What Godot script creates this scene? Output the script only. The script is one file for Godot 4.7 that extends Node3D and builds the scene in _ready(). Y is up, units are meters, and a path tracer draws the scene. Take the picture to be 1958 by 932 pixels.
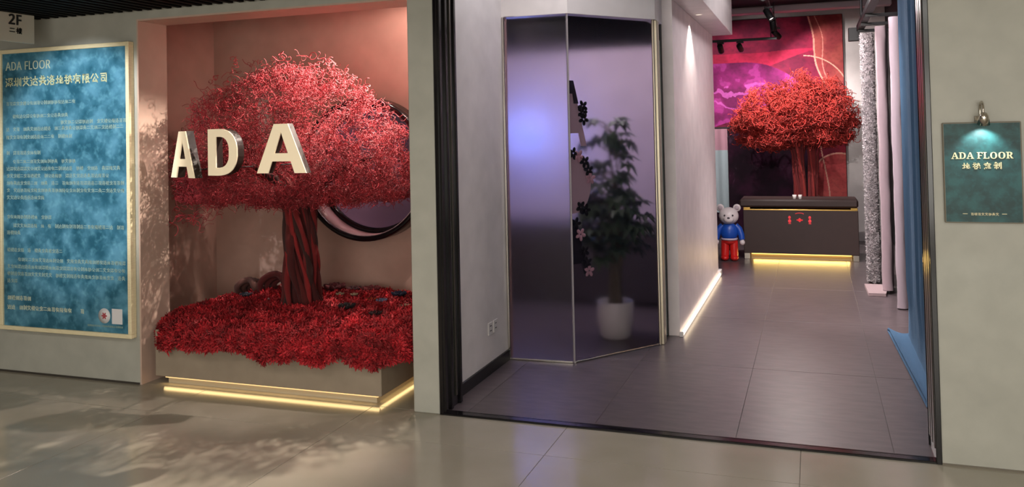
extends Node3D
# A carpet shop's front in a mall. The facade is the plane z = 0; the shop lies at z < 0, the mall at z > 0; y is up, metres.

var rng := RandomNumberGenerator.new()
var used := {}

# ---------------------------------------------------------------- naming
func numbered(called: String) -> String:
	var n: int = used.get(called, 0)
	used[called] = n + 1
	return called if n == 0 else "%s_%03d" % [called, n]

func tag(o: Node3D, label: String, category: String, group := "", kind := "") -> Node3D:
	if label: o.set_meta("label", label)
	if category: o.set_meta("category", category)
	if group: o.set_meta("group", group)
	if kind: o.set_meta("kind", kind)
	return o

func thing(called: String, label: String, category: String, at := Vector3.ZERO, yaw := 0.0, group := "") -> Node3D:
	var o := Node3D.new()
	o.name = numbered(called)
	add_child(o)
	o.position = at
	o.rotation.y = yaw
	return tag(o, label, category, group)

func put(called: String, m: Mesh, material: Material, parent: Node = self, at := Vector3.ZERO, kind := "") -> MeshInstance3D:
	var o := MeshInstance3D.new()
	o.name = numbered(called) if parent == self else called
	o.mesh = m
	o.material_override = material
	o.position = at
	parent.add_child(o, true)
	if kind: o.set_meta("kind", kind)
	return o

func struct(called: String, label: String, m: Mesh, material: Material, at := Vector3.ZERO) -> MeshInstance3D:
	var o := put(called, m, material, self, at, "structure")
	tag(o, label, "")
	return o

func struct_root(called: String, label: String) -> Node3D:
	var o := Node3D.new()
	o.name = numbered(called)
	add_child(o)
	return tag(o, label, "", "", "structure")

# ---------------------------------------------------------------- shapes
func sf() -> SurfaceTool:
	var st := SurfaceTool.new()
	st.begin(Mesh.PRIMITIVE_TRIANGLES)
	return st

func done(st: SurfaceTool) -> ArrayMesh:
	st.generate_normals()
	return st.commit()

func tri(st: SurfaceTool, a: Vector3, b: Vector3, c: Vector3, out: Vector3) -> void:
	st.add_vertex(a)
	if (b - a).cross(c - a).dot(out) < 0.0:
		st.add_vertex(b); st.add_vertex(c)
	else:
		st.add_vertex(c); st.add_vertex(b)

func quad(st: SurfaceTool, a: Vector3, b: Vector3, c: Vector3, d: Vector3, out: Vector3) -> void:
	tri(st, a, b, c, out)
	tri(st, a, c, d, out)

# a box with chamfered edges about c
func add_box(st: SurfaceTool, c: Vector3, s: Vector3, bev := 0.0, turn := Basis()) -> void:
	st.set_smooth_group(-1)
	var h := s * 0.5
	bev = minf(bev, minf(h.x, minf(h.y, h.z)) * 0.9)
	var ax := [Vector3.RIGHT, Vector3.UP, Vector3.BACK]
	var corner := func(sx: float, sy: float, sz: float, k: int) -> Vector3:
		var v := Vector3(sx * (h.x - (bev if k != 0 else 0.0)), sy * (h.y - (bev if k != 1 else 0.0)), sz * (h.z - (bev if k != 2 else 0.0)))
		return c + turn * v
	for k in 3:
		for s1 in [-1.0, 1.0]:
			var pts := []
			for q in [[-1, -1], [1, -1], [1, 1], [-1, 1]]:
				var g := [0.0, 0.0, 0.0]
				g[k] = s1; g[(k + 1) % 3] = float(q[0]); g[(k + 2) % 3] = float(q[1])
				pts.append(corner.call(g[0], g[1], g[2], k))
			quad(st, pts[0], pts[1], pts[2], pts[3], turn * (ax[k] * s1))
	if bev <= 0.0: return
	for k in 3:
		var a := (k + 1) % 3
		var b := (k + 2) % 3
		for sa in [-1.0, 1.0]:
			for sb in [-1.0, 1.0]:
				var g := [0.0, 0.0, 0.0]
				g[a] = sa; g[b] = sb
				var g2 := g.duplicate()
				g[k] = -1.0; g2[k] = 1.0
				quad(st, corner.call(g[0], g[1], g[2], a), corner.call(g2[0], g2[1], g2[2], a), corner.call(g2[0], g2[1], g2[2], b), corner.call(g[0], g[1], g[2], b), turn * (ax[a] * sa + ax[b] * sb))
	for sx in [-1.0, 1.0]:
		for sy in [-1.0, 1.0]:
			for sz in [-1.0, 1.0]:
				tri(st, corner.call(sx, sy, sz, 0), corner.call(sx, sy, sz, 1), corner.call(sx, sy, sz, 2), turn * Vector3(sx, sy, sz))

func box(s: Vector3, bev := 0.0) -> ArrayMesh:
	var st := sf()
	add_box(st, Vector3.ZERO, s, bev)
	return done(st)

# box between two corners, returned centred on the origin of the scene
func span(a: Vector3, b: Vector3, bev := 0.0) -> ArrayMesh:
	var st := sf()
	add_box(st, (a + b) * 0.5, (b - a).abs(), bev)
	return done(st)

# a tube along points; radii per point
func add_tube(st: SurfaceTool, pts: PackedVector3Array, radii: PackedFloat32Array, sides := 6, caps := true) -> void:
	st.set_smooth_group(1)
	var n := pts.size()
	var ring := []
	var side := Vector3.ZERO
	for i in n:
		var d: Vector3 = (pts[mini(i + 1, n - 1)] - pts[maxi(i - 1, 0)]).normalized()
		if side == Vector3.ZERO:
			side = d.cross(Vector3.UP if absf(d.y) < 0.9 else Vector3.RIGHT).normalized()
		else:
			side = (side - d * side.dot(d)).normalized()
		var up := d.cross(side)
		var row := []
		for k in sides:
			var a := TAU * k / sides
			row.append(pts[i] + (side * cos(a) + up * sin(a)) * radii[i])
		ring.append(row)
	for i in n - 1:
		for k in sides:
			var k2 := (k + 1) % sides
			var mid: Vector3 = (ring[i][k] + ring[i][k2]) * 0.5 - pts[i]
			quad(st, ring[i][k], ring[i][k2], ring[i + 1][k2], ring[i + 1][k], mid)
	if caps:
		st.set_smooth_group(-1)
		for k in sides:
			var k2 := (k + 1) % sides
			tri(st, pts[0], ring[0][k], ring[0][k2], pts[0] - pts[1])
			tri(st, pts[n - 1], ring[n - 1][k], ring[n - 1][k2], pts[n - 1] - pts[n - 2])

func bar(a: Vector3, b: Vector3, r: float, sides := 10) -> ArrayMesh:
	var st := sf()
	add_tube(st, PackedVector3Array([a, b]), PackedFloat32Array([r, r]), sides)
	return done(st)

# profile of (radius, height) turned about y
func add_lathe(st: SurfaceTool, prof: Array, segs := 28, at := Vector3.ZERO, turn := Basis()) -> void:
	st.set_smooth_group(1)
	for i in prof.size() - 1:
		var p: Vector2 = prof[i]
		var q: Vector2 = prof[i + 1]
		for k in segs:
			var a := TAU * k / segs
			var b := TAU * (k + 1) / segs
			var v := func(r: Vector2, t: float) -> Vector3: return at + turn * Vector3(r.x * cos(t), r.y, r.x * sin(t))
			var m := (a + b) * 0.5
			var out2 := Vector2(q.y - p.y, -(q.x - p.x))
			var out := turn * Vector3(out2.x * cos(m), out2.y, out2.x * sin(m))
			if p.x > 1e-5: tri(st, v.call(p, a), v.call(p, b), v.call(q, a), out)
			if q.x > 1e-5: tri(st, v.call(p, b), v.call(q, b), v.call(q, a), out)

func lathe(prof: Array, segs := 28) -> ArrayMesh:
	var st := sf()
	add_lathe(st, prof, segs)
	return done(st)

# ellipsoid
func add_ball(st: SurfaceTool, c: Vector3, r: Vector3, segs := 20, turn := Basis()) -> void:
	st.set_smooth_group(1)
	var rows := segs / 2
	for i in rows:
		for k in segs:
			var p := []
			for q in [[i, k], [i, k + 1], [i + 1, k + 1], [i + 1, k]]:
				var th: float = PI * q[0] / rows
				var ph: float = TAU * q[1] / segs
				p.append(Vector3(sin(th) * cos(ph), cos(th), sin(th) * sin(ph)))
			var o: Vector3 = p[0] + p[1] + p[2] + p[3]
			var w := []
			for v in p: w.append(c + turn * (v * r))
			if i > 0: tri(st, w[0], w[1], w[2], turn * o)
			if i < rows - 1 or i == 0: tri(st, w[0], w[2], w[3], turn * o)
			elif i == rows - 1: tri(st, w[0], w[1], w[2], turn * o)

func ball(r: Vector3, segs := 20) -> ArrayMesh:
	var st := sf()
	add_ball(st, Vector3.ZERO, r, segs)
	return done(st)

# polygon in the xz plane drawn up between y0 and y1 (points in order, convex or not)
func prism(poly: PackedVector2Array, y0: float, y1: float) -> ArrayMesh:
	var st := sf()
	st.set_smooth_group(-1)
	var idx := Geometry2D.triangulate_polygon(poly)
	for i in range(0, idx.size(), 3):
		for y in [y0, y1]:
			tri(st, Vector3(poly[idx[i]].x, y, poly[idx[i]].y), Vector3(poly[idx[i + 1]].x, y, poly[idx[i + 1]].y), Vector3(poly[idx[i + 2]].x, y, poly[idx[i + 2]].y), Vector3.UP if y == y1 else Vector3.DOWN)
	var cw := Geometry2D.is_polygon_clockwise(poly)
	for i in poly.size():
		var a := poly[i]
		var b := poly[(i + 1) % poly.size()]
		var n := Vector2(b.y - a.y, a.x - b.x)
		if cw: n = -n
		quad(st, Vector3(a.x, y0, a.y), Vector3(b.x, y0, b.y), Vector3(b.x, y1, b.y), Vector3(a.x, y1, a.y), Vector3(n.x, 0, n.y))
	return done(st)

# flat plate with texture coordinates in the xy plane facing +z
func plate(w: float, h: float) -> ArrayMesh:
	var st := sf()
	var c := [[-0.5, -0.5, 0, 1], [-0.5, 0.5, 0, 0], [0.5, 0.5, 1, 0], [0.5, -0.5, 1, 1]]
	for i in [0, 1, 2, 0, 2, 3]:
		st.set_normal(Vector3.BACK)
		st.set_uv(Vector2(c[i][2], c[i][3]))
		st.add_vertex(Vector3(c[i][0] * w, c[i][1] * h, 0))
	return st.commit()

func text_mesh(s: String, height: float, depth: float, face := "Droid Sans", weight := 700) -> TextMesh:
	var t := TextMesh.new()
	var f := SystemFont.new()
	f.font_names = PackedStringArray([face])
	f.font_weight = weight
	t.font = f
	t.text = s
	t.font_size = 64
	t.pixel_size = height / (64.0 * 0.714)
	t.depth = depth
	t.curve_step = 2.0
	return t

# ---------------------------------------------------------------- materials
func rgb(r: int, g: int, b: int) -> Color:
	return Color8(r, g, b)

func mat(c: Color, rough := 0.6, metal := 0.0, spec := 0.5) -> StandardMaterial3D:
	var m := StandardMaterial3D.new()
	m.albedo_color = c
	m.roughness = rough
	m.metallic = metal
	m.metallic_specular = spec
	return m

func glow(c: Color, energy: float) -> StandardMaterial3D:
	var m := mat(c, 0.6)
	m.emission_enabled = true
	m.emission = c
	m.emission_energy_multiplier = energy
	return m

func noise_tex(freq: float, lo: Color, hi: Color, octaves := 4, size := 512, kind := FastNoiseLite.TYPE_SIMPLEX_SMOOTH) -> NoiseTexture2D:
	var n := FastNoiseLite.new()
	n.seed = 11
	n.noise_type = kind
	n.frequency = freq
	n.fractal_octaves = octaves
	var t := NoiseTexture2D.new()
	t.width = size; t.height = size
	t.seamless = true
	t.noise = n
	var g := Gradient.new()
	g.set_color(0, lo); g.set_color(1, hi)
	t.color_ramp = g
	return t

func grained(c: Color, rough: float, tex: Texture2D, scale: Vector3, bump: Texture2D = null, bump_cm := 0.0) -> StandardMaterial3D:
	var m := mat(c, rough)
	m.albedo_texture = tex
	m.uv1_triplanar = true
	m.uv1_world_triplanar = true
	m.uv1_scale = scale
	if bump:
		m.heightmap_enabled = true
		m.heightmap_texture = bump
		m.heightmap_scale = bump_cm
	return m

var M := {}

func make_materials() -> void:
	var faint := noise_tex(0.012, Color(0.93, 0.93, 0.93), Color(1, 1, 1))
	var pile := noise_tex(0.16, Color(0.55, 0.55, 0.55), Color(1, 1, 1), 3)
	var stone := noise_tex(0.02, Color(0.8, 0.8, 0.82), Color(1, 1, 1), 5)
	M.facade = grained(rgb(178, 176, 166), 0.45, faint, Vector3(0.7, 0.7, 0.7))
	M.white = grained(rgb(216, 209, 208), 0.42, faint, Vector3(0.6, 0.6, 0.6))
	M.corridor = grained(rgb(228, 216, 217), 0.48, faint, Vector3(0.6, 0.6, 0.6))
	M.niche = grained(rgb(182, 146, 132), 0.5, faint, Vector3(0.6, 0.6, 0.6))
	M.jamb = grained(rgb(202, 172, 156), 0.35, faint, Vector3(0.6, 0.6, 0.6))
	M.booth = grained(rgb(196, 182, 190), 0.6, faint, Vector3(0.5, 0.5, 0.5))
	M.mall_tile = grained(rgb(164, 156, 142), 0.15, noise_tex(0.006, Color(0.92, 0.92, 0.9), Color(1, 1, 1)), Vector3(0.5, 0.5, 0.5))
	M.grout = mat(rgb(128, 120, 108), 0.8)
	M.dark_grout = mat(rgb(108, 100, 100), 0.8)
	M.shop_tile = grained(rgb(96, 85, 87), 0.32, stone, Vector3(0.45, 0.45, 1.5))
	M.shop_tile_b = grained(rgb(94, 83, 85), 0.32, stone, Vector3(0.45, 0.45, 1.5))
	M.black = mat(rgb(18, 17, 19), 0.5)
	M.louvre = mat(rgb(9, 9, 9), 0.6, 0.0, 0.2)
	M.black_gloss = mat(rgb(17, 14, 17), 0.16)
	M.dark_steel = mat(rgb(96, 92, 86), 0.28, 0.9)
	M.void = mat(rgb(24, 24, 28), 0.9)
	M.chrome = mat(rgb(205, 198, 188), 0.18, 1.0)
	M.brass = mat(rgb(206, 168, 96), 0.28, 1.0)
	M.jamb_metal = mat(rgb(190, 178, 158), 0.35, 0.8)
	M.cream_wood = grained(rgb(240, 226, 188), 0.45, noise_tex(0.03, Color(0.95, 0.94, 0.92), Color(1, 1, 1)), Vector3(1, 6, 1))
	M.podium = grained(rgb(158, 142, 124), 0.5, faint, Vector3(0.8, 0.8, 0.8))
	M.led = glow(rgb(255, 214, 150), 0.9)
	M.led_white = glow(rgb(255, 238, 214), 1.4)
	M.pile = pile
	M.yarn = mat(Color.WHITE, 0.75)
	M.yarn.vertex_color_use_as_albedo = true
	M.desk = grained(rgb(58, 41, 39), 0.55, faint, Vector3(1, 1, 1))

func rug_mat(c: Color, scale := 6.0, bump := 0.35) -> StandardMaterial3D:
	var m := grained(c, 0.95, M.pile, Vector3(scale, scale, scale), M.pile, bump)
	m.rim_enabled = true
	m.rim = 0.3
	return m

func _ready() -> void:
	rng.seed = 7
	# ------------------------------------------------------------ camera, sky, large lights, exposure
	var cam := Camera3D.new()
	cam.name = "camera"
	cam.position = Vector3(0, 1.6, 4.448)
	cam.basis = Basis.from_euler(Vector3(0.0227, 0.34122, -0.021234))
	cam.near = 0.05
	cam.far = 60.0
	var focal := 1617.75
	cam.set_frustum(932.0 / focal * cam.near, Vector2(0, -(466.0 - 218.51) / focal * cam.near), cam.near, cam.far)
	add_child(cam)
	cam.current = true
	var we := WorldEnvironment.new()
	we.name = "environment"
	var env := Environment.new()
	env.background_mode = Environment.BG_COLOR
	env.background_color = Color(0.02, 0.02, 0.022)
	env.tonemap_mode = Environment.TONE_MAPPER_LINEAR
	env.tonemap_exposure = 1.0
	env.sdfgi_enabled = true
	env.ssao_enabled = true
	env.ssil_enabled = true
	we.environment = env
	add_child(we)
	# the mall's ceiling panels
	for p in [[-5.6, 3.2, 1.4], [-2.4, 3.2, 2.0], [0.9, 3.2, 2.6], [-3.4, 5.6, 2.0], [1.6, 5.6, 2.4]]:
		panel_light("mall_panel_light", Vector3(p[0], 2.585, p[1]), Vector2(1.2, 0.6), Color(1.0, 0.975, 0.92), p[2])
	shop_window_light()
	# the shop's ceiling panels
	panel_light("entry_panel_light", Vector3(-1.35, 3.28, -0.75), Vector2(0.7, 0.5), Color(0.98, 0.95, 1.0), 1.2)
	panel_light("corridor_panel_light", Vector3(0.1, 3.28, -3.4), Vector2(0.6, 1.6), Color(1.0, 0.94, 0.95), 4.2)
	panel_light("studio_panel_light", Vector3(-2.0, 3.05, -2.35), Vector2(1.4, 0.5), Color(1.0, 0.9, 0.94), 4.2)
	make_materials()
	build_shell()
	build_niche()
	build_entry()
	build_corridor()
	build_studio()
	build_signs()

# the lit window of the shop across the mall
func shop_window_light() -> void:
	var e := struct_root("window_opposite", "wide lit shop window across the mall")
	e.position = Vector3(0.3, 1.3, 7.97)
	var size := Vector2(7.0, 2.0)
	put("frame", box(Vector3(size.x + 0.12, size.y + 0.12, 0.04), 0.005), mat(rgb(60, 58, 56), 0.5), e, Vector3(0, 0, 0.01))
	put("lit_pane", box(Vector3(size.x, size.y, 0.01)), glow(rgb(250, 246, 236), 0.35), e, Vector3(0, 0, -0.016))
	var l := AreaLight3D.new()
	l.name = "opposite_window_light"
	l.area_size = size
	l.light_color = Color(1.0, 0.985, 0.95)
	l.light_energy = 19.0
	l.area_range = 40.0
	l.area_attenuation = 2.0
	l.shadow_enabled = true
	add_child(l)
	l.position = Vector3(0.3, 1.3, 7.93)

func panel_light(called: String, at: Vector3, size: Vector2, c: Color, energy: float) -> void:
	var e := struct_root("ceiling_" + called, "flush ceiling light panel with a pale diffuser")
	e.position = at
	put("frame", box(Vector3(size.x + 0.05, 0.03, size.y + 0.05), 0.004), mat(rgb(225, 225, 222), 0.5), e, Vector3(0, 0.012, 0))
	put("light_diffuser", box(Vector3(size.x, 0.01, size.y)), glow(c, 1.5), e, Vector3(0, -0.004, 0))
	var l := AreaLight3D.new()
	l.name = called
	l.area_size = size
	l.light_color = c.linear_to_srgb()
	l.light_energy = energy
	l.area_range = 30.0
	l.area_attenuation = 2.0
	l.shadow_enabled = true
	add_child(l)
	l.position = at - Vector3(0, 0.02, 0)
	l.rotation = Vector3(-PI / 2, 0, 0)

func spot(called: String, at: Vector3, target: Vector3, angle: float, c: Color, energy: float, size := 0.03, parent: Node = self) -> SpotLight3D:
	var l := SpotLight3D.new()
	l.name = called
	l.spot_angle = angle
	l.spot_angle_attenuation = 0.5
	l.light_color = c.linear_to_srgb()
	l.light_energy = energy
	l.light_size = size
	l.spot_range = 20.0
	l.spot_attenuation = 2.0
	l.shadow_enabled = true
	add_child(l)
	l.look_at_from_position(at, target, Vector3.UP if absf((target - at).normalized().y) < 0.98 else Vector3.RIGHT)
	return l

# ---------------------------------------------------------------- the setting
func build_shell() -> void:
	# mall floor: polished tiles of 1.2 m on a grout bed
	var mf := struct_root("floor_mall", "polished beige stone tile floor of the mall outside the shop")
	put("grout_bed", span(Vector3(-9, -0.2, -0.04), Vector3(5, -0.004, 8.0)), M.grout, mf)
	put("grout_bed", span(Vector3(-4.6, -0.2, -1.25), Vector3(-2.15, -0.004, -0.04)), M.grout, mf)
	var tile_mesh := {}
	for i in 12:
		for k in 8:
			var x0 := maxf(-8.5 + 1.2 * i, -9.0)
			var x1 := minf(-8.5 + 1.2 * (i + 1), 5.0)
			var z0 := -0.03 if k == 0 else 0.42 + 1.2 * (k - 1)
			var z1 := minf(0.42 + 1.2 * k, 8.0)
			if z1 - z0 < 0.05 or x1 - x0 < 0.05: continue
			var s := Vector3(x1 - x0 - 0.003, 0.02, z1 - z0 - 0.003)
			var key := str(s.snapped(Vector3.ONE * 0.001))
			if not tile_mesh.has(key): tile_mesh[key] = box(s, 0.0006)
			put("tile", tile_mesh[key], M.mall_tile, mf, Vector3((x0 + x1) * 0.5, -0.01, (z0 + z1) * 0.5))
	put("tile", span(Vector3(-4.58, -0.02, -1.25), Vector3(-2.2, 0, -0.033)), M.mall_tile, mf)
	# shop floor: dark tiles 0.75 by 1.5
	var sfl := struct_root("floor_shop", "dark grey matt stone tile floor inside the shop")
	put("grout_bed", span(Vector3(-5.0, -0.2, -8.4), Vector3(1.0, -0.004, -0.04)), M.dark_grout, sfl)
	var tm := box(Vector3(0.7475, 0.02, 1.4975), 0.0008)
	for i in 8:
		for k in 6:
			var x := -0.42 + 0.75 * (i - 5) - 0.375 + 0.75
			var z := 0.08 - 1.5 * k - 0.75
			if k == 0:
				if x < -2.5: continue
				put("tile", box(Vector3(0.7475, 0.02, 1.366), 0.0008) if i > 0 else tm, [M.shop_tile, M.shop_tile_b][(i + k) % 2], sfl, Vector3(x, -0.01, -0.735))
			else:
				put("tile", tm, [M.shop_tile, M.shop_tile_b][(i * 3 + k) % 2], sfl, Vector3(x, -0.01, z))
	# facade: left wall, beam over the window, pillar, beam over the doorway, right wall (0.26 thick)
	var t := -0.26
	var fw := struct_root("wall_facade", "greige painted shopfront wall around window and doorway")
	put("left_panel", span(Vector3(-9, 0, t), Vector3(-4.21, 3.5, 0)), M.facade, fw)
	put("beam", span(Vector3(-4.21, 2.41, t), Vector3(-2.22, 3.5, 0)), M.facade, fw)
	put("pillar", span(Vector3(-2.22, 0, t), Vector3(-2.055, 3.5, 0), 0.004), M.facade, fw)
	put("beam", span(Vector3(-2.055, 2.5, t), Vector3(0.515, 3.5, 0)), M.facade, fw)
	put("right_panel", span(Vector3(0.515, 0, t), Vector3(5, 3.5, 0)), M.facade, fw)
	# pale linings of the window opening
	put("window_lining", span(Vector3(-4.21, 0, t - 0.002), Vector3(-4.198, 2.41, 0.001)), M.jamb, fw)
	put("window_lining", span(Vector3(-4.198, 2.398, t - 0.002), Vector3(-2.22, 2.41, 0.001)), M.jamb, fw)
	# thin dark joint at the wall's foot
	struct("baseboard_facade", "thin dark joint strip at foot of the left shopfront wall", span(Vector3(-9, 0, 0), Vector3(-4.215, 0.012, 0.006)), mat(rgb(60, 54, 48), 0.6))
	struct("baseboard_right", "thin dark joint strip at foot of the right shopfront wall", span(Vector3(0.53, 0, 0), Vector3(5, 0.008, 0.004)), mat(rgb(110, 102, 90), 0.6))
	# the rest of the mall
	struct("wall_mall_left", "pale mall wall at the far left end", span(Vector3(-9.2, 0, 0), Vector3(-9, 3.5, 8)), M.facade)
	struct("wall_mall_right", "pale mall wall at the right end", span(Vector3(5, 0, 0), Vector3(5.2, 3.5, 8)), M.facade)
	struct("wall_mall_back", "pale mall wall opposite the shop", span(Vector3(-9.2, 0, 8), Vector3(5.2, 3.5, 8.2)), M.facade)
	struct("ceiling_mall_slab", "dark void above the mall's ceiling grid", span(Vector3(-9.2, 3.5, -0.26), Vector3(5.2, 3.7, 8.2)), M.void)
	# plasterboard ceiling with the louvre field let into it
	var mc := struct_root("ceiling_mall", "mall ceiling with black open louvre grid along the shopfront")
	put("board", span(Vector3(-9, 2.6, 2.2), Vector3(5, 2.64, 8)), mat(rgb(214, 210, 202), 0.8), mc)
	put("board", span(Vector3(-1.9, 2.6, 0), Vector3(5, 2.64, 2.2)), mat(rgb(214, 210, 202), 0.8), mc)
	var lv := Node3D.new()
	lv.name = "louvre_grid"
	mc.add_child(lv)
	var bm := box(Vector3(0.036, 0.07, 2.16), 0.003)
	for i in 58:
		put("slat", bm, M.louvre, lv, Vector3(-6.55 + 0.08 * i, 2.492, 1.11))
	var cm := box(Vector3(4.7, 0.06, 0.02), 0.002)
	for i in 26:
		put("crossbar", cm, M.louvre, lv, Vector3(-4.27, 2.5, 0.07 + 0.082 * i))
	# doorway's black metal frame
	var df := struct_root("door_1", "glossy black metal doorway frame with threshold")
	for sx in [-1.0, 1.0]:
		var st := sf()
		var x0 := -2.055 if sx < 0 else 0.515
		if sx < 0:
			add_box(st, Vector3(x0 + 0.012, 1.25, -0.13), Vector3(0.024, 2.5, 0.268), 0.003)
			for z in [-0.02, -0.105, -0.235]:
				add_box(st, Vector3(x0 + 0.022, 1.25, z), Vector3(0.03, 2.5, 0.03), 0.004)
			put("jamb", done(st), M.black_gloss, df)
			put("jamb_lining", span(Vector3(-2.031, 0.06, -0.185), Vector3(-2.022, 2.48, -0.165), 0.002), M.dark_steel, df)
		else:
			add_box(st, Vector3(x0 - 0.004, 1.25, -0.13), Vector3(0.008, 2.5, 0.262), 0.002)
			add_box(st, Vector3(0.517, 1.25, 0.003), Vector3(0.026, 2.5, 0.01), 0.003)
			add_box(st, Vector3(x0 - 0.007, 1.25, -0.255), Vector3(0.014, 2.5, 0.012), 0.003)
			put("jamb", done(st), M.black_gloss, df)
			for z in [-0.06, -0.14, -0.21]:
				put("jamb_lining", box(Vector3(0.006, 2.42, 0.05), 0.002), M.dark_steel, df, Vector3(x0 - 0.009, 1.27, z))
	put("header", span(Vector3(-2.055, 2.47, -0.264), Vector3(0.515, 2.5, 0.004), 0.003), M.black_gloss, df)
	var ts := sf()
	add_box(ts, Vector3(-0.77, 0.004, -0.02), Vector3(2.57, 0.014, 0.05), 0.003)
	add_box(ts, Vector3(-0.77, 0.006, -0.05), Vector3(2.57, 0.012, 0.014), 0.003)
	put("threshold", done(ts), M.black_gloss, df)

	# ---- inside the shop
	struct("ceiling_shop", "dark unfinished ceiling high above the shop", span(Vector3(-5.2, 3.35, -8.6), Vector3(1.2, 3.5, -0.26)), M.void)
	struct("wall_entry_left", "white painted wall left of the entry", span(Vector3(-2.17, 0, -1.25), Vector3(-2.075, 3.35, -0.26)), M.white)
	struct("baseboard_entry", "black skirting along white entry wall", span(Vector3(-2.075, 0, -1.22), Vector3(-2.06, 0.075, -0.27), 0.002), M.black)
	struct("wall_shop_right", "dark wall behind the hanging rugs", span(Vector3(0.98, 0, -8.4), Vector3(1.1, 3.35, -0.26)), mat(rgb(30, 27, 30), 0.8))
	var bk := struct_root("wall_back", "white back wall of the shop")
	put("wall_face", span(Vector3(-3.2, 0, -8.4), Vector3(1.0, 3.35, -8.28)), M.white, bk)
	struct("wall_side_passage", "white wall at the end of the passage to the left", span(Vector3(-3.2, 0, -8.4), Vector3(-3.1, 3.35, -5.0)), M.white)
	# corridor wall with its overhanging bulkhead
	struct("wall_corridor", "pale wall along the corridor with light at its foot", span(Vector3(-1.105, 0.0, -5.04), Vector3(-1.015, 3.35, -2.2)), M.corridor)
	struct("trim_bulkhead", "white bulkhead overhanging the corridor wall", span(Vector3(-1.015, 2.625, -5.04), Vector3(-0.8, 3.35, -2.2), 0.004), M.white)
	struct("trim_wall_foot", "white sill block at the foot of the corridor wall's far end", span(Vector3(-1.105, 0.0, -5.12), Vector3(-0.985, 0.06, -4.98), 0.004), M.white)
	# header over the glass, following its corner
	var hd := prism(PackedVector2Array([Vector2(-2.075, -1.21), Vector2(-1.59, -1.225), Vector2(-1.09, -1.86), Vector2(-1.095, -2.2), Vector2(-1.16, -2.2), Vector2(-1.17, -1.95), Vector2(-1.64, -1.33), Vector2(-2.075, -1.32)]), 2.43, 3.35)
	struct("wall_header", "pale header above the angled frosted glass", hd, M.white)
	# LED at the corridor wall's foot
	var led := thing("led_strip", "glowing white light strip along foot of corridor wall", "light strip", Vector3(-1.0, 0, -3.6))
	put("light_bar", box(Vector3(0.018, 0.03, 2.84), 0.003), M.led_white, led, Vector3(0.006, 0.02, 0))
	put("end_cap", box(Vector3(0.03, 0.04, 0.012), 0.002), M.white, led, Vector3(0.0, 0.02, 1.432))
	var l := AreaLight3D.new()
	l.name = "corridor_foot_light"
	l.area_size = Vector2(2.8, 0.03)
	l.light_color = Color(1.0, 0.9, 0.72)
	l.light_energy = 0.07
	l.area_range = 12.0
	l.area_attenuation = 2.0
	l.shadow_enabled = true
	add_child(l)
	l.look_at_from_position(Vector3(-0.98, 0.03, -3.6), Vector3(-0.2, -0.25, -3.6))
	recessed_light(Vector3(-0.93, 2.625, -3.2))
	# duct and beam under the ceiling
	struct("trim_duct", "pale painted beam crossing under the dark ceiling", span(Vector3(-3.0, 3.08, -7.0), Vector3(0.95, 3.16, -6.8), 0.01), mat(rgb(170, 150, 155), 0.6))
	struct("trim_beam", "dark service duct crossing under the ceiling", span(Vector3(-3.0, 3.16, -6.5), Vector3(0.95, 3.35, -6.1), 0.01), M.void)
	# door leaf edge-on between the glass and the corridor wall
	var dr := struct_root("door_2", "frameless glass door leaf standing edge-on in a metal jamb")
	put("jamb", span(Vector3(-1.125, 0, -1.99), Vector3(-1.085, 2.43, -1.9), 0.004), M.jamb_metal, dr)
	put("glass_edge", span(Vector3(-1.116, 0.01, -2.16), Vector3(-1.104, 2.3, -2.0), 0.002), mat(rgb(74, 96, 88), 0.12, 0.2), dr)
	put("seal", span(Vector3(-1.112, 0.0, -2.2), Vector3(-1.1, 2.43, -2.16)), M.black, dr)

# a wall facing +z with a round hole; centred, size w h t, hole at c
func wall_with_hole(x0: float, x1: float, y0: float, y1: float, z0: float, z1: float, c: Vector2, r: float) -> ArrayMesh:
	var st := sf()
	st.set_smooth_group(-1)
	var n := 64
	var edge := func(a: float) -> Vector2:
		var d := Vector2(cos(a), sin(a))
		var k := 1e9
		if d.x > 1e-6: k = minf(k, (x1 - c.x) / d.x)
		if d.x < -1e-6: k = minf(k, (x0 - c.x) / d.x)
		if d.y > 1e-6: k = minf(k, (y1 - c.y) / d.y)
		if d.y < -1e-6: k = minf(k, (y0 - c.y) / d.y)
		return c + d * k
	var angles := []
	for i in n: angles.append(TAU * i / n)
	for q in [Vector2(x0, y0), Vector2(x1, y0), Vector2(x0, y1), Vector2(x1, y1)]:
		angles.append(fposmod((q - c).angle(), TAU))
	angles.sort()
	for i in angles.size():
		var a: float = angles[i]
		var b: float = angles[(i + 1) % angles.size()]
		var ia := c + Vector2(cos(a), sin(a)) * r
		var ib := c + Vector2(cos(b), sin(b)) * r
		var oa: Vector2 = edge.call(a)
		var ob: Vector2 = edge.call(b)
		for z in [z0, z1]:
			quad(st, Vector3(ia.x, ia.y, z), Vector3(ib.x, ib.y, z), Vector3(ob.x, ob.y, z), Vector3(oa.x, oa.y, z), Vector3(0, 0, 1 if z == z1 else -1))
		var m := (ia + ib) * 0.5 - c
		quad(st, Vector3(ia.x, ia.y, z0), Vector3(ib.x, ib.y, z0), Vector3(ib.x, ib.y, z1), Vector3(ia.x, ia.y, z1), Vector3(-m.x, -m.y, 0))
		var om := (oa + ob) * 0.5 - c
		quad(st, Vector3(oa.x, oa.y, z0), Vector3(ob.x, ob.y, z0), Vector3(ob.x, ob.y, z1), Vector3(oa.x, oa.y, z1), Vector3(om.x, om.y, 0))
	return done(st)

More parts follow.
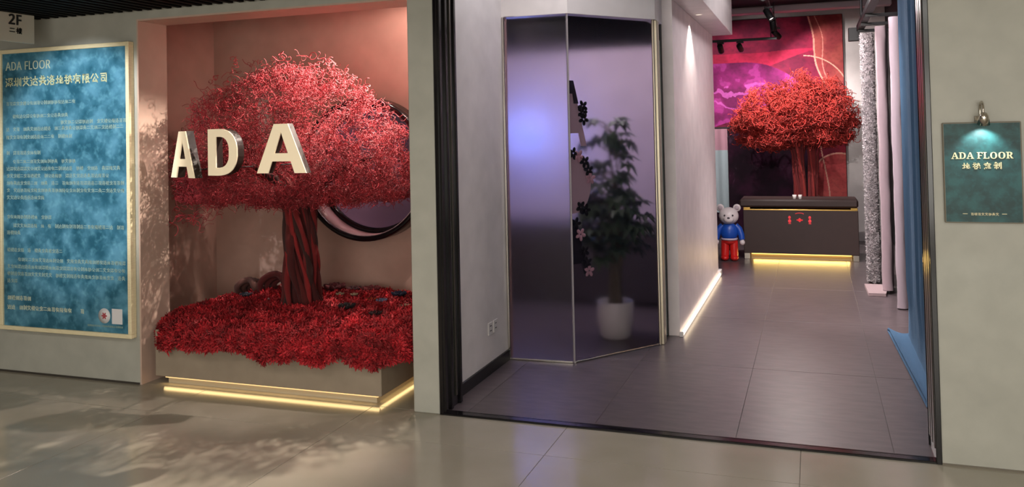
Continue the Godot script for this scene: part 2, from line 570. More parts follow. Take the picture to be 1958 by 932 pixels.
# ---------------------------------------------------------------- yarn trees, shag
# one curled strand of yarn, about 0.24 m along its length
func curl_mesh(length: float, loop: float, radius: float) -> ArrayMesh:
	var n := 22
	var step := length / n
	var p := Vector3.ZERO
	var b := Basis()
	var pts := PackedVector3Array()
	var rad := PackedFloat32Array()
	var w := Vector3(rng.randfn(), rng.randfn(), rng.randfn()).normalized()
	for i in n + 1:
		pts.append(p)
		rad.append(radius)
		w = (w + Vector3(rng.randfn(), rng.randfn(), rng.randfn()) * 0.22).normalized()
		b = b.rotated(w, step / loop * rng.randf_range(0.7, 1.3)).orthonormalized()
		p += b.x * step
	var mid := Vector3.ZERO
	for q in pts: mid += q
	mid /= pts.size()
	for i in pts.size(): pts[i] -= mid
	var st := sf()
	add_tube(st, pts, rad, 3, false)
	return done(st)

func rand_basis(s: float) -> Basis:
	var q := Quaternion(rng.randfn(), rng.randfn(), rng.randfn(), rng.randfn()).normalized()
	return Basis(q).scaled(Vector3.ONE * s)

func crowd(called: String, m: Mesh, material: Material, where: Array, tint: Array, parent: Node) -> MultiMeshInstance3D:
	var mm := MultiMesh.new()
	mm.transform_format = MultiMesh.TRANSFORM_3D
	mm.use_colors = true
	mm.mesh = m
	mm.instance_count = where.size()
	for i in where.size():
		mm.set_instance_transform(i, where[i])
		mm.set_instance_color(i, tint[i])
	var o := MultiMeshInstance3D.new()
	o.name = called
	o.multimesh = mm
	o.material_override = material
	parent.add_child(o, true)
	o.set_meta("kind", "stuff")
	return o

# domes: [centre of the flat underside, radii x y z, count]
func yarn_crown(t: Node3D, domes: Array, loop: float, thick: float, base: Color, stray: Array, hollow := 0.28) -> void:
	var kinds := 6
	var clumps := FastNoiseLite.new()
	clumps.seed = 17
	clumps.frequency = 1.0
	clumps.fractal_octaves = 2
	var where := []
	var tint := []
	for k in kinds:
		where.append([]); tint.append([])
	for d in domes:
		var c: Vector3 = d[0]
		var r: Vector3 = d[1]
		var sag: float = d[3]
		for i in int(d[2]):
			var dir := Vector3(rng.randfn(), rng.randfn(), rng.randfn()).normalized()
			var rr := pow(rng.randf(), hollow)
			var v := Vector3(dir.x * r.x, absf(dir.y) * r.y if dir.y > -0.35 else dir.y * sag, dir.z * r.z) * rr
			# lumps, so that the outline is not a smooth egg
			v *= 1.0 + 0.05 * sin(dir.x * 9.0 + 1.3) * sin(dir.y * 7.0 + dir.z * 8.0)
			# curls gather in clumps with gaps between them
			if clumps.get_noise_3d(v.x * 5.0, v.y * 5.0, v.z * 5.0) < -0.02: continue
			var k := i % kinds
			where[k].append(Transform3D(rand_basis(rng.randf_range(0.75, 1.25)), c + v))
			tint[k].append(shade(base))
	for s in stray:
		var k := rng.randi() % kinds
		where[k].append(Transform3D(rand_basis(rng.randf_range(0.9, 1.35)), s))
		tint[k].append(shade(base))
	for k in kinds:
		crowd("yarn_crown", curl_mesh(0.24, loop * rng.randf_range(0.8, 1.25), thick), M.yarn, where[k], tint[k], t)

func shade(base: Color) -> Color:
	var f := rng.randf_range(0.45, 1.35)
	var w := rng.randf() * 0.02
	return Color(base.r * f + w, base.g * f + w * 0.4, base.b * f + w * 0.4)

# a trunk of twisted ropes, each its own part
func rope_trunk(t: Node3D, foot: Vector3, top: Vector3, r0: float, r1: float, n: int, mats: Array, flare: float, spread: float) -> void:
	var core := sf()
	add_tube(core, PackedVector3Array([foot, foot.lerp(top, 0.5), top]), PackedFloat32Array([r0 * 0.8, (r0 + r1) * 0.38, r1 * 0.75]), 12)
	put("trunk_core", done(core), mats[0], t)
	for i in n:
		var ph := TAU * i / n + rng.randf_range(-0.2, 0.2)
		var tw := rng.randf_range(0.5, 1.4)
		var thick := rng.randf_range(0.012, 0.027) * (r0 / 0.13)
		var pts := PackedVector3Array()
		var rad := PackedFloat32Array()
		var m := 22
		for k in m + 1:
			var f := float(k) / m
			var r := lerpf(r0, r1, pow(f, 0.7)) * (1.0 + 0.12 * sin(f * 9.0 + i * 2.1))
			if f < 0.16: r += flare * pow(1.0 - f / 0.16, 2.0)
			if f > 0.82: r += spread * pow((f - 0.82) / 0.18, 1.5)
			var a := ph + tw * f + 0.25 * sin(f * 7.0 + i)
			pts.append(foot.lerp(top, f) + Vector3(cos(a) * r, 0, sin(a) * r))
			rad.append(thick * (1.0 + 0.25 * sin(f * 14.0 + i * 1.7)) * (0.75 if f > 0.9 else 1.0))
		var st := sf()
		add_tube(st, pts, rad, 7)
		put("rope", done(st), mats[i % mats.size()], t)

# a tuft of short bent shreds
func tuft_mesh(blades: int, h: float, w: float) -> ArrayMesh:
	var st := sf()
	st.set_smooth_group(-1)
	for i in blades:
		var a := TAU * i / blades + rng.randf() * 0.8
		var lean := rng.randf_range(0.25, 0.95)
		var d := Vector3(cos(a), 0, sin(a))
		var s := Vector3(-sin(a), 0, cos(a)) * w * rng.randf_range(0.6, 1.2)
		var hh := h * rng.randf_range(0.6, 1.15)
		var p0 := d * 0.004
		var p1 := d * hh * lean * 0.45 + Vector3.UP * hh * 0.6
		var p2 := d * hh * lean * 1.0 + Vector3.UP * hh * (1.0 - lean * 0.35)
		quad(st, p0 - s * 0.5, p0 + s * 0.5, p1 + s * 0.6, p1 - s * 0.6, -d + Vector3.UP)
		quad(st, p1 - s * 0.6, p1 + s * 0.6, p2 + s * 0.25, p2 - s * 0.25, -d + Vector3.UP)
	return done(st)

func look_along(up: Vector3, spin: float, s: float) -> Basis:
	var u := up.normalized()
	var x := u.cross(Vector3.FORWARD if absf(u.z) < 0.9 else Vector3.RIGHT).normalized()
	var z := x.cross(u)
	return (Basis(x, u, z) * Basis(Vector3.UP, spin)).scaled(Vector3.ONE * s)

# ---------------------------------------------------------------- the display window
func build_niche() -> void:
	struct("wall_window_left", "pinkish left wall inside the display window", span(Vector3(-4.66, 0, -1.25), Vector3(-4.6, 2.8, -0.26)), M.niche)
	struct("wall_window_right", "pinkish right wall inside the display window", span(Vector3(-2.2, 0, -1.25), Vector3(-2.172, 2.8, -0.262)), M.niche)
	struct("wall_window_back", "pinkish back wall with a round porthole in the display window", wall_with_hole(-5.0, -2.08, 0, 3.35, -1.33, -1.25, Vector2(-3.15, 1.355), 0.52), M.niche)
	struct("ceiling_window", "ceiling inside the display window", span(Vector3(-4.66, 2.8, -1.25), Vector3(-2.172, 2.86, -0.26)), M.niche)
	# round porthole: a sleeve standing proud of the wall
	var w := struct_root("window_1", "round black-framed porthole behind the red yarn tree")
	w.position = Vector3(-3.15, 1.355, -1.25)
	w.scale = Vector3(1.04, 1.04, 1.0)
	var q := Basis(Vector3.RIGHT, PI / 2)
	var st := sf()
	add_lathe(st, [Vector2(0.475, -0.08), Vector2(0.475, 0.158), Vector2(0.482, 0.168), Vector2(0.503, 0.17), Vector2(0.512, 0.16), Vector2(0.512, 0.0), Vector2(0.5, 0.0), Vector2(0.5, -0.08), Vector2(0.475, -0.08)], 72, Vector3.ZERO, q)
	put("outer_ring", done(st), M.black_gloss, w)
	st = sf()
	add_lathe(st, [Vector2(0.47, -0.075), Vector2(0.47, 0.15), Vector2(0.4745, 0.15), Vector2(0.4745, -0.075), Vector2(0.47, -0.075)], 72, Vector3.ZERO, q)
	put("sleeve_lining", done(st), mat(rgb(168, 138, 142), 0.35), w)
	st = sf()
	add_lathe(st, [Vector2(0.435, -0.07), Vector2(0.435, -0.02), Vector2(0.446, -0.01), Vector2(0.47, -0.01), Vector2(0.47, -0.07), Vector2(0.435, -0.07)], 72, Vector3.ZERO, q)
	put("inner_ring", done(st), M.black_gloss, w)
	st = sf()
	add_lathe(st, [Vector2(0.0, -0.05), Vector2(0.437, -0.05), Vector2(0.437, -0.045), Vector2(0.0, -0.045)], 64, Vector3.ZERO, q)
	var pm := frosted(0.35, rgb(214, 180, 178))
	put("pane", done(st), pm, w)
	# podium with light at its foot
	var pd := thing("display_podium", "greige display podium under red shag rug with glowing foot", "podium", Vector3(-3.285, 0, -0.6))
	put("body", box(Vector3(1.67, 0.30, 1.13), 0.004), M.podium, pd, Vector3(0, 0.205, 0))
	put("plinth", box(Vector3(1.55, 0.055, 1.02)), mat(rgb(190, 176, 150), 0.6), pd, Vector3(0, 0.0275, 0))
	for e in [[Vector3(1.58, 0.016, 0.012), Vector3(0, 0.044, 0.517)], [Vector3(0.012, 0.016, 1.02), Vector3(0.782, 0.044, 0)]]:
		put("light_strip", box(e[0]), M.led, pd, e[1])
	for e in [[Vector3(-3.285, 0.035, -0.073), Vector2(1.6, 0.02), Vector3(-3.285, -0.15, 0.3), 0.055], [Vector3(-2.495, 0.035, -0.6), Vector2(1.0, 0.02), Vector3(-2.2, -0.15, -0.6), 0.035]]:
		var l := AreaLight3D.new()
		l.name = "podium_foot_light"
		l.area_size = e[1]
		l.light_color = Color(1.0, 0.85, 0.58)
		l.light_energy = e[3]
		l.area_range = 12.0
		l.area_attenuation = 2.0
		l.shadow_enabled = true
		add_child(l, true)
		l.look_at_from_position(e[0], e[2])
	shag_rug()
	# the red yarn tree
	var t := thing("yarn_tree", "red yarn tree with domed curly crown standing in the display window", "tree sculpture", Vector3(-3.33, 0.40, -0.55))
	var ropes := [rug_mat(rgb(92, 20, 20), 14.0), rug_mat(rgb(150, 28, 30), 14.0), rug_mat(rgb(70, 30, 26), 14.0), rug_mat(rgb(176, 36, 38), 14.0), rug_mat(rgb(110, 26, 24), 14.0)]
	rope_trunk(t, Vector3(0.0, 0.0, 0.0), Vector3(-0.03, 0.86, -0.03), 0.118, 0.085, 27, ropes, 0.06, 0.16)
	for i in 7:
		var a := TAU * i / 7.0 + 0.3
		var pts := PackedVector3Array()
		var rad := PackedFloat32Array()
		for k in 9:
			var f := k / 8.0
			pts.append(Vector3(-0.03 + cos(a) * (0.05 + 0.62 * f), 0.78 + 0.5 * f - 0.22 * f * f, -0.03 + sin(a) * (0.04 + 0.28 * f)))
			rad.append(lerpf(0.035, 0.01, f))
		var st2 := sf()
		add_tube(st2, pts, rad, 7)
		put("branch", done(st2), ropes[i % 5], t)
	var stray := []
	for i in 60:
		var a := rng.randf_range(0.0, 1.0)
		stray.append(Vector3(lerpf(-0.98, -0.35, a) + rng.randfn() * 0.03, 0.72 - 0.08 * sin(a * 6.0) + rng.randfn() * 0.035, 0.15 + rng.randfn() * 0.08))
	for i in 40:
		var a := rng.randf_range(0.3, 2.8)
		stray.append(Vector3(-0.1 + cos(a) * 0.98, 0.76 + sin(a) * 1.02, rng.randfn() * 0.1))
	yarn_crown(t, [[Vector3(-0.11, 0.82, -0.05), Vector3(0.97, 0.90, 0.5), 11500, 0.06], [Vector3(-0.08, 0.86, 0.08), Vector3(0.8, 0.42, 0.3), 3200, 0.04]], 0.016, 0.0017, Color(0.31, 0.014, 0.022), stray, 0.13)
	# raised capital letters before the crown
	letter("A", Vector3(-3.885, 1.345, -0.045), -22.0, "first letter from left, narrow cream capital A before the yarn crown")
	letter("D", Vector3(-3.54, 1.36, 0.0), -9.0, "middle letter, cream capital D with dark edges before the yarn crown")
	letter("A", Vector3(-3.08, 1.375, 0.02), 4.0, "last letter at right, wide cream capital A before the yarn crown")
	# rope coils beside the trunk
	for e in [[Vector3(-3.97, 0.47, -0.86), 0.085, "small brown rope coil at far left of the trunk on the red rug", rgb(96, 52, 44)], [Vector3(-3.72, 0.49, -0.84), 0.12, "large dark red rope coil against left side of the trunk", rgb(104, 24, 24)]]:
		var c := thing("rope_coil", e[2], "rope coil", e[0], 0.0, "rope coils beside the trunk")
		var m := rug_mat(e[3], 14.0)
		for k in 3:
			var pts := PackedVector3Array()
			var rad := PackedFloat32Array()
			for i in 20:
				var a := PI * 1.25 * i / 19.0 - 0.35
				pts.append(Vector3(cos(a) * e[1] * (1.0 - 0.2 * k), sin(a) * e[1] * (1.0 - 0.18 * k), 0.05 - 0.05 * k + 0.02 * sin(a * 3.0)))
				rad.append(0.024)
			var st3 := sf()
			add_tube(st3, pts, rad, 8)
			put("loop", done(st3), m, c)
	# woollen flowers scattered on the rug
	var fl := [[671, Vector3(-2.95, 0.46, -0.5), rgb(30, 8, 12), 0.062, "large black woollen flower right of the trunk"], [0, Vector3(-2.66, 0.46, -0.36), rgb(52, 12, 16), 0.045, "dark maroon woollen flower near the pillar on the red rug"],
		[0, Vector3(-2.78, 0.47, -0.92), rgb(28, 34, 66), 0.06, "navy blue woollen flower by the right end at the back"], [0, Vector3(-3.22, 0.47, -0.86), rgb(232, 214, 178), 0.035, "small cream woollen flower at back just right of the trunk"],
		[0, Vector3(-3.11, 0.47, -0.87), rgb(226, 196, 160), 0.03, "small beige woollen flower at back beside the cream one"], [0, Vector3(-2.82, 0.46, -0.74), rgb(132, 140, 176), 0.045, "grey blue woollen flower in front of the navy one"],
		[0, Vector3(-2.91, 0.46, -0.76), rgb(222, 96, 34), 0.04, "orange woollen flower left of the grey blue one"], [0, Vector3(-2.58, 0.46, -0.62), rgb(216, 190, 160), 0.04, "cream woollen flower beside the pillar"],
		[0, Vector3(-2.55, 0.45, -0.2), rgb(206, 170, 140), 0.025, "tiny beige woollen flower nearest to the rug's front"], [0, Vector3(-3.9, 0.46, -0.7), rgb(34, 36, 52), 0.05, "dark slate woollen flower left of the trunk"],
		[0, Vector3(-3.63, 0.46, -0.6), rgb(190, 180, 178), 0.03, "pale grey woollen flower between trunk and slate flower"], [0, Vector3(-3.36, 0.47, -1.02), rgb(92, 12, 22), 0.09, "large maroon woollen bloom at back right of the trunk"],
		[0, Vector3(-3.06, 0.47, -1.03), rgb(108, 14, 24), 0.075, "maroon woollen bloom at back behind the orange flower"], [0, Vector3(-3.2, 0.47, -1.03), rgb(66, 10, 20), 0.06, "darkest maroon woollen bloom at back between two others"]]
	for e in fl:
		wool_flower(e[1], e[3], e[2], e[4])
	# the window's own spotlights
	spot_head(Vector3(-2.83, 2.69, -1.12), Vector3(-3.72, 0.3, 0.4), 36.0, Color(1.0, 0.88, 0.76), 14.0, "black ceiling spotlight at back right inside the display window")
	spot_head(Vector3(-2.42, 2.69, -0.46), Vector3(-2.95, 1.8, -0.5), 34.0, Color(1.0, 0.84, 0.76), 3.5, "black ceiling spotlight nearest to the pillar inside the display window")
	spot_head(Vector3(-2.4, 2.69, -0.9), Vector3(-3.0, 1.5, -1.15), 64.0, Color(1.0, 0.70, 0.62), 1.1, "black ceiling spotlight against right wall inside the display window")

func frosted(rough: float, c: Color) -> StandardMaterial3D:
	var m := mat(c, rough)
	m.refraction_enabled = true
	m.refraction_scale = 0.018
	m.metallic_specular = 0.35
	m.transparency = BaseMaterial3D.TRANSPARENCY_ALPHA
	m.albedo_color = Color(c.r, c.g, c.b, 0.0)
	return m

func spot_head(at: Vector3, target: Vector3, angle: float, c: Color, energy: float, label: String, lit := 1.6, stem := 0.06, group := "") -> void:
	var t := thing("spotlight", label, "spotlight", at, 0.0, group)
	var d := (target - at).normalized()
	var up := Vector3.UP if absf(d.y) < 0.95 else Vector3.RIGHT
	var turn := Basis.looking_at(d, up) * Basis(Vector3.RIGHT, -PI / 2)   # y along the beam
	var st := sf()
	add_lathe(st, [Vector2(0.0, -0.075), Vector2(0.03, -0.075), Vector2(0.036, -0.068), Vector2(0.038, 0.06), Vector2(0.036, 0.068), Vector2(0.031, 0.068), Vector2(0.029, 0.05)], 20, Vector3.ZERO, turn)
	put("housing", done(st), M.black, t)
	st = sf()
	add_lathe(st, [Vector2(0.0, 0.05), Vector2(0.029, 0.05), Vector2(0.0, 0.054)], 20, Vector3.ZERO, turn)
	put("lamp_lens", done(st), glow(c.linear_to_srgb(), lit), t)
	put("stem", bar(Vector3(0, 0.02, 0), Vector3(0, 0.05 + stem, 0), 0.009), M.black, t)
	put("adapter", box(Vector3(0.09, 0.022, 0.03), 0.003), M.black, t, Vector3(0, 0.05 + stem, 0))
	spot("spot_beam", at + d * 0.07, target, angle, c, energy, 0.014)

func recessed_light(at: Vector3) -> void:
	var t := thing("downlight", "small round downlight set flush under the white bulkhead", "downlight", at)
	put("trim_ring", lathe([Vector2(0.026, -0.004), Vector2(0.036, -0.004), Vector2(0.038, 0.0), Vector2(0.026, 0.0), Vector2(0.026, -0.004)], 24), mat(rgb(220, 214, 212), 0.4), t)
	put("lamp_lens", lathe([Vector2(0, -0.002), Vector2(0.026, -0.002)], 24), glow(rgb(255, 240, 220), 1.2), t)
	spot("downlight_beam", at - Vector3(0, 0.03, 0), at - Vector3(-0.0, 2.0, 0), 48.0, Color(1.0, 0.9, 0.8), 1.1, 0.025)

func letter(s: String, at: Vector3, yaw: float, label: String) -> void:
	var wide := 1.14 if at.x < -3.2 else 1.27
	var t := thing("letter", label, "letter", at, deg_to_rad(yaw), "cream capital letters before the yarn tree")
	var face := text_mesh(s, 0.295, 0.008)
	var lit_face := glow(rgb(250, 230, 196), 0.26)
	var dark := text_mesh(s, 0.297, 0.05)
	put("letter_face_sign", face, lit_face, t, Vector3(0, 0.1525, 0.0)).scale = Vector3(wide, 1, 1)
	put("letter_return", dark, mat(rgb(40, 26, 18), 0.6), t, Vector3(0, 0.1525, -0.0295)).scale = Vector3(wide + 0.005, 1, 1)
	for x in [-0.04, 0.05]:
		put("mounting_pin", bar(Vector3(x, 0.06, -0.06), Vector3(x, 0.06, -0.22), 0.004), M.black, t)

func wool_flower(at: Vector3, r: float, c: Color, label: String) -> void:
	var t := thing("woollen_flower", label, "flower", at, rng.randf() * TAU, "woollen flowers scattered on the red rug")
	var m := rug_mat(c, 20.0)
	for k in 8:
		var a := TAU * k / 8.0
		var st := sf()
		add_ball(st, Vector3(cos(a) * r * 0.6, r * 0.25, sin(a) * r * 0.6), Vector3(r * 0.42, r * 0.2, r * 0.25), 10, Basis(Vector3.UP, -a) * Basis(Vector3.BACK, 0.5))
		put("petal", done(st), m, t)
	put("flower_centre", ball(Vector3(r * 0.32, r * 0.3, r * 0.32), 12), m, t, Vector3(0, r * 0.35, 0))

func shag_rug() -> void:
	var t := thing("shag_rug", "thick red shag rug draped over the display podium", "rug", Vector3(-3.24, 0.36, -0.6))
	var wob := FastNoiseLite.new()
	wob.seed = 5
	wob.frequency = 1.0
	var surf := func(u: float, v: float) -> Vector3:   # u angle 0..1, v 0 middle .. 1 rim .. 1.6 hanging hem
		var a := TAU * u
		var ca := cos(a)
		var sa := sin(a)
		var k := pow(pow(absf(ca), 4.0) + pow(absf(sa), 4.0), -0.25)
		var x := ca * k * 0.93
		var z := sa * k * 0.62
		var n := wob.get_noise_2d(ca * 2.3, sa * 2.3)
		if v <= 1.0:
			var y := 0.075 - 0.045 * pow(v, 5.0) + 0.05 * wob.get_noise_2d(x * v * 4.0, z * v * 4.0 + 9.0)
			return Vector3(x * v, y, z * v)
		var f := (v - 1.0) / 0.6
		var drop := 0.105 + 0.06 * wob.get_noise_2d(ca * 5.0 + 3.0, sa * 5.0) + 0.05 * n
		var o := 0.035 * sin(f * PI * 0.6) + 0.015 * wob.get_noise_2d(a * 6.0, f * 2.0)
		return Vector3(x + signf(x) * o * absf(ca), 0.03 - drop * f, z + signf(z) * o)
	var st := sf()
	st.set_smooth_group(1)
	var nu := 96
	var nv := 24
	for i in nu:
		for j in nv:
			var a: Vector3 = surf.call(float(i) / nu, 1.6 * j / nv)
			var b: Vector3 = surf.call(float(i + 1) / nu, 1.6 * j / nv)
			var c: Vector3 = surf.call(float(i + 1) / nu, 1.6 * (j + 1) / nv)
			var d: Vector3 = surf.call(float(i) / nu, 1.6 * (j + 1) / nv)
			var m := (a + c) * 0.5
			quad(st, a, b, c, d, Vector3(m.x * 0.3, 1.0, m.z * 0.3) if j < nv * 0.62 else Vector3(m.x, 0.05, m.z * 1.5))
	put("rug_backing", done(st), mat(rgb(96, 12, 16), 0.95), t)
	var kinds := 4
	var where := []
	var tint := []
	for k in kinds:
		where.append([]); tint.append([])
	for i in 24000:
		var u := rng.randf()
		var v := sqrt(rng.randf()) if i % 5 < 3 else rng.randf_range(0.93, 1.6)
		if i % 5 >= 3 and rng.randf() < 0.75: u = rng.randf_range(0.0, 0.53)
		var p: Vector3 = surf.call(u, v)
		var e := 0.004
		var du: Vector3 = surf.call(u + e, v) - p
		var dv: Vector3 = surf.call(u, v + 0.02) - p
		var nrm := du.cross(dv)
		if nrm.dot(Vector3(p.x, 0.9 if v < 1.0 else 0.0, p.z)) < 0.0: nrm = -nrm
		if nrm.length() < 1e-9: nrm = Vector3.UP
		nrm = (nrm.normalized() + Vector3(rng.randfn(), rng.randfn(), rng.randfn()) * 0.3 + (Vector3.DOWN * 0.25 if v > 1.1 else Vector3.ZERO)).normalized()
		var k := i % kinds
		where[k].append(Transform3D(look_along(nrm, rng.randf() * TAU, rng.randf_range(0.7, 1.2)), p))
		var f := rng.randf_range(0.5, 1.25) * (1.0 + 0.9 * wob.get_noise_2d(p.x * 7.0 + 20.0, p.z * 7.0 - p.y * 9.0))
		tint[k].append(Color(0.40 * f, 0.011 * f, 0.018 * f))
	for k in kinds:
		crowd("rug_pile", tuft_mesh(9, 0.046, 0.009), M.yarn, where[k], tint[k], t)

# ---------------------------------------------------------------- entry: frosted glass corner and what stands behind it
func build_entry() -> void:
	for e in [[-0.865, "left of two wall sockets low on the white entry wall"], [-0.96, "right of two wall sockets low on the white entry wall"]]:
		var s := thing("wall_socket", e[1], "socket", Vector3(-2.0735, 0.295, e[0]), PI / 2, "sockets on the white entry wall")
		put("face_plate", box(Vector3(0.076, 0.08, 0.008), 0.002), mat(rgb(206, 200, 198), 0.4), s)
		for y in [-0.014, 0.018]:
			put("slot", box(Vector3(0.026, 0.006, 0.002)), mat(rgb(60, 58, 60), 0.5), s, Vector3(0, y, 0.0042))
	# two frosted panes meeting at a corner
	var g := struct_root("window_2", "left frosted glass pane beside the white entry wall")
	g.position = Vector3(-1.8325, 0, -1.226)
	g.rotation.y = atan2(0.022, 0.455)
	put("pane", box(Vector3(0.452, 2.43, 0.012)), frosted(0.33, rgb(206, 200, 206)), g, Vector3(0, 1.22, 0))
	put("floor_channel", box(Vector3(0.455, 0.014, 0.02), 0.003), M.chrome, g, Vector3(0, 0.007, 0.002))
	put("wall_channel", box(Vector3(0.016, 2.43, 0.022), 0.003), M.chrome, g, Vector3(-0.232, 1.215, 0.002))
	g = struct_root("window_3", "right frosted glass pane angled towards the corridor")
	g.position = Vector3(-1.359, 0, -1.561)
	g.rotation.y = atan2(0.648, 0.482)
	put("pane", box(Vector3(0.80, 2.43, 0.012)), frosted(0.22, rgb(206, 200, 206)), g, Vector3(0, 1.22, 0))
	put("floor_channel", box(Vector3(0.80, 0.014, 0.02), 0.003), M.chrome, g, Vector3(0, 0.007, 0.002))
	put("corner_seal", box(Vector3(0.008, 2.43, 0.016), 0.002), mat(rgb(150, 142, 146), 0.3), g, Vector3(-0.403, 1.215, 0.002))
	put("end_channel", box(Vector3(0.014, 2.43, 0.02), 0.003), M.jamb_metal, g, Vector3(0.404, 1.215, 0.002))
	# the room behind
	struct("wall_studio_back", "grey lilac partition wall behind the frosted glass", span(Vector3(-5.0, 0, -3.7), Vector3(-1.105, 2.4, -3.6)), M.booth)
	struct("wall_studio_left", "grey lilac end wall of the room behind the glass", span(Vector3(-5.1, 0, -3.7), Vector3(-5.0, 3.35, -1.25)), M.booth)
	struct("ceiling_studio_void", "dark wall beyond the partition behind the glass", span(Vector3(-5.0, 0, -5.2), Vector3(-1.11, 3.35, -5.1)), M.void)

# ---------------------------------------------------------------- behind the frosted glass
func build_studio() -> void:
	# potted tree
	var t := thing("potted_tree", "leafy green potted tree in white pot behind right frosted pane", "potted plant", Vector3(-1.49, 0, -2.05))
	put("pot", lathe([Vector2(0, 0.0), Vector2(0.10, 0.0), Vector2(0.118, 0.02), Vector2(0.138, 0.14), Vector2(0.14, 0.275), Vector2(0.136, 0.283), Vector2(0.128, 0.28), Vector2(0.124, 0.23), Vector2(0, 0.23)], 32), mat(rgb(232, 230, 222), 0.35), t)
	put("soil", lathe([Vector2(0, 0.24), Vector2(0.125, 0.236)], 24), mat(rgb(46, 36, 30), 0.95), t)
	var bark := mat(rgb(96, 88, 72), 0.8)
	for i in 3:
		var pts := PackedVector3Array()
		var rad := PackedFloat32Array()
		for k in 12:
			var f := k / 11.0
			var a := TAU * i / 3.0 + f * 3.0
			pts.append(Vector3(cos(a) * 0.028 + 0.03 * f, 0.22 + 0.72 * f, sin(a) * 0.028))
			rad.append(lerpf(0.034, 0.018, f))
		var st := sf()
		add_tube(st, pts, rad, 8)
		put("trunk", done(st), bark, t)
	# palmate leaves
	var greens := [mat(rgb(44, 66, 46), 0.45), mat(rgb(36, 54, 42), 0.45), mat(rgb(56, 78, 52), 0.45)]
	var leaf_meshes := []
	for v in 3:
		var st := sf()
		st.set_smooth_group(-1)
		for k in 5:
			var a := (k - 2) * 0.62 + rng.randf_range(-0.1, 0.1)
			var ln := 0.15 - 0.02 * absf(k - 2.0)
			var d := Vector3(sin(a), -0.1, cos(a))
			var sd := Vector3(cos(a), 0, -sin(a)) * 0.03
			var p0 := d * 0.01
			var p1 := d * ln * 0.45 + Vector3(0, 0.02, 0)
			var p2 := d * ln + Vector3(0, -0.02, 0)
			tri(st, p0, p1 + sd, p1 + Vector3(0, -0.006, 0), Vector3.UP)
			tri(st, p0, p1 - sd, p1 + Vector3(0, -0.006, 0), Vector3.UP)
			tri(st, p2, p1 + sd, p1 + Vector3(0, -0.006, 0), Vector3.UP)
			tri(st, p2, p1 - sd, p1 + Vector3(0, -0.006, 0), Vector3.UP)
		leaf_meshes.append(done(st))
	var stems := sf()
	for i in 120:
		var low := i < 84
		var a := rng.randf() * TAU
		var r := (0.30 if low else 0.2) * sqrt(rng.randf())
		var y := rng.randf_range(0.62, 1.15) if low else rng.randf_range(1.15, 1.72)
		if low: r *= 1.0 - 0.35 * absf((y - 0.86) / 0.3)
		var p := Vector3(cos(a) * r - (0.0 if low else 0.06), y, sin(a) * r * 0.8)
		var o := put("leaf", leaf_meshes[i % 3], greens[i % 3], t, p)
		o.basis = Basis(Vector3.UP, PI / 2 - a + rng.randf_range(-0.5, 0.5)) * Basis(Vector3.RIGHT, rng.randf_range(-0.1, 0.9))
		var c := Vector3(0.03, minf(y - 0.08, 0.95) if low else y - 0.12, 0)
		add_tube(stems, PackedVector3Array([c, c.lerp(p, 0.6) + Vector3(0, 0.03, 0), p]), PackedFloat32Array([0.006, 0.004, 0.003]), 4, false)
	add_tube(stems, PackedVector3Array([Vector3(0.03, 0.9, 0), Vector3(0.0, 1.3, 0), Vector3(-0.05, 1.66, 0)]), PackedFloat32Array([0.014, 0.01, 0.005]), 6)
	put("stem", done(stems), bark, t)
	# blue wall lamp
	var b := thing("blue_wall_lamp", "round blue glowing wall lamp seen through left frosted pane", "lamp", Vector3(-2.62, 1.60, -3.597))
	var q := Basis(Vector3.RIGHT, PI / 2)
	var st4 := sf()
	add_lathe(st4, [Vector2(0, 0), Vector2(0.07, 0), Vector2(0.075, 0.01), Vector2(0.07, 0.03), Vector2(0, 0.04)], 48, Vector3.ZERO, q)
	put("lamp_body", done(st4), mat(rgb(200, 200, 210), 0.4), b)
	put("lamp_bulb", ball(Vector3(0.05, 0.05, 0.05), 18), glow(rgb(150, 175, 255), 0.8), b, Vector3(0, 0, 0.45))
	put("lamp_arm", bar(Vector3(0, 0, 0.02), Vector3(0, 0, 0.41), 0.012), mat(rgb(200, 200, 210), 0.4), b)
	var l := OmniLight3D.new()
	l.name = "blue_glow"
	l.light_color = Color(0.46, 0.58, 1.0)
	l.light_energy = 0.6
	l.light_size = 0.05
	l.omni_range = 10.0
	l.omni_attenuation = 2.0
	l.shadow_enabled = true
	add_child(l)
	l.position = Vector3(-2.62, 1.60, -3.147)
	# low dark cabinet along the partition
	var c := thing("low_cabinet", "low dark cabinet along the partition behind the frosted glass", "cabinet", Vector3(-2.3, 0, -3.38))
	var dark := mat(rgb(58, 50, 56), 0.5)
	put("carcass", box(Vector3(2.3, 0.72, 0.4), 0.004), dark, c, Vector3(0, 0.40, 0))
	put("plinth", box(Vector3(2.2, 0.04, 0.34)), M.black, c, Vector3(0, 0.02, 0))
	for k in 4:
		var leaf := put("door", box(Vector3(0.56, 0.68, 0.018), 0.003), dark, c, Vector3(-0.8625 + 0.575 * k, 0.4, 0.209))
		put("handle", box(Vector3(0.12, 0.01, 0.012), 0.003), M.chrome, leaf, Vector3(0, 0.28, 0.015))
	# upright letters trimmed with dark flowers, fixed inside the right pane next to the corner
	var yaw := atan2(0.648, 0.482)
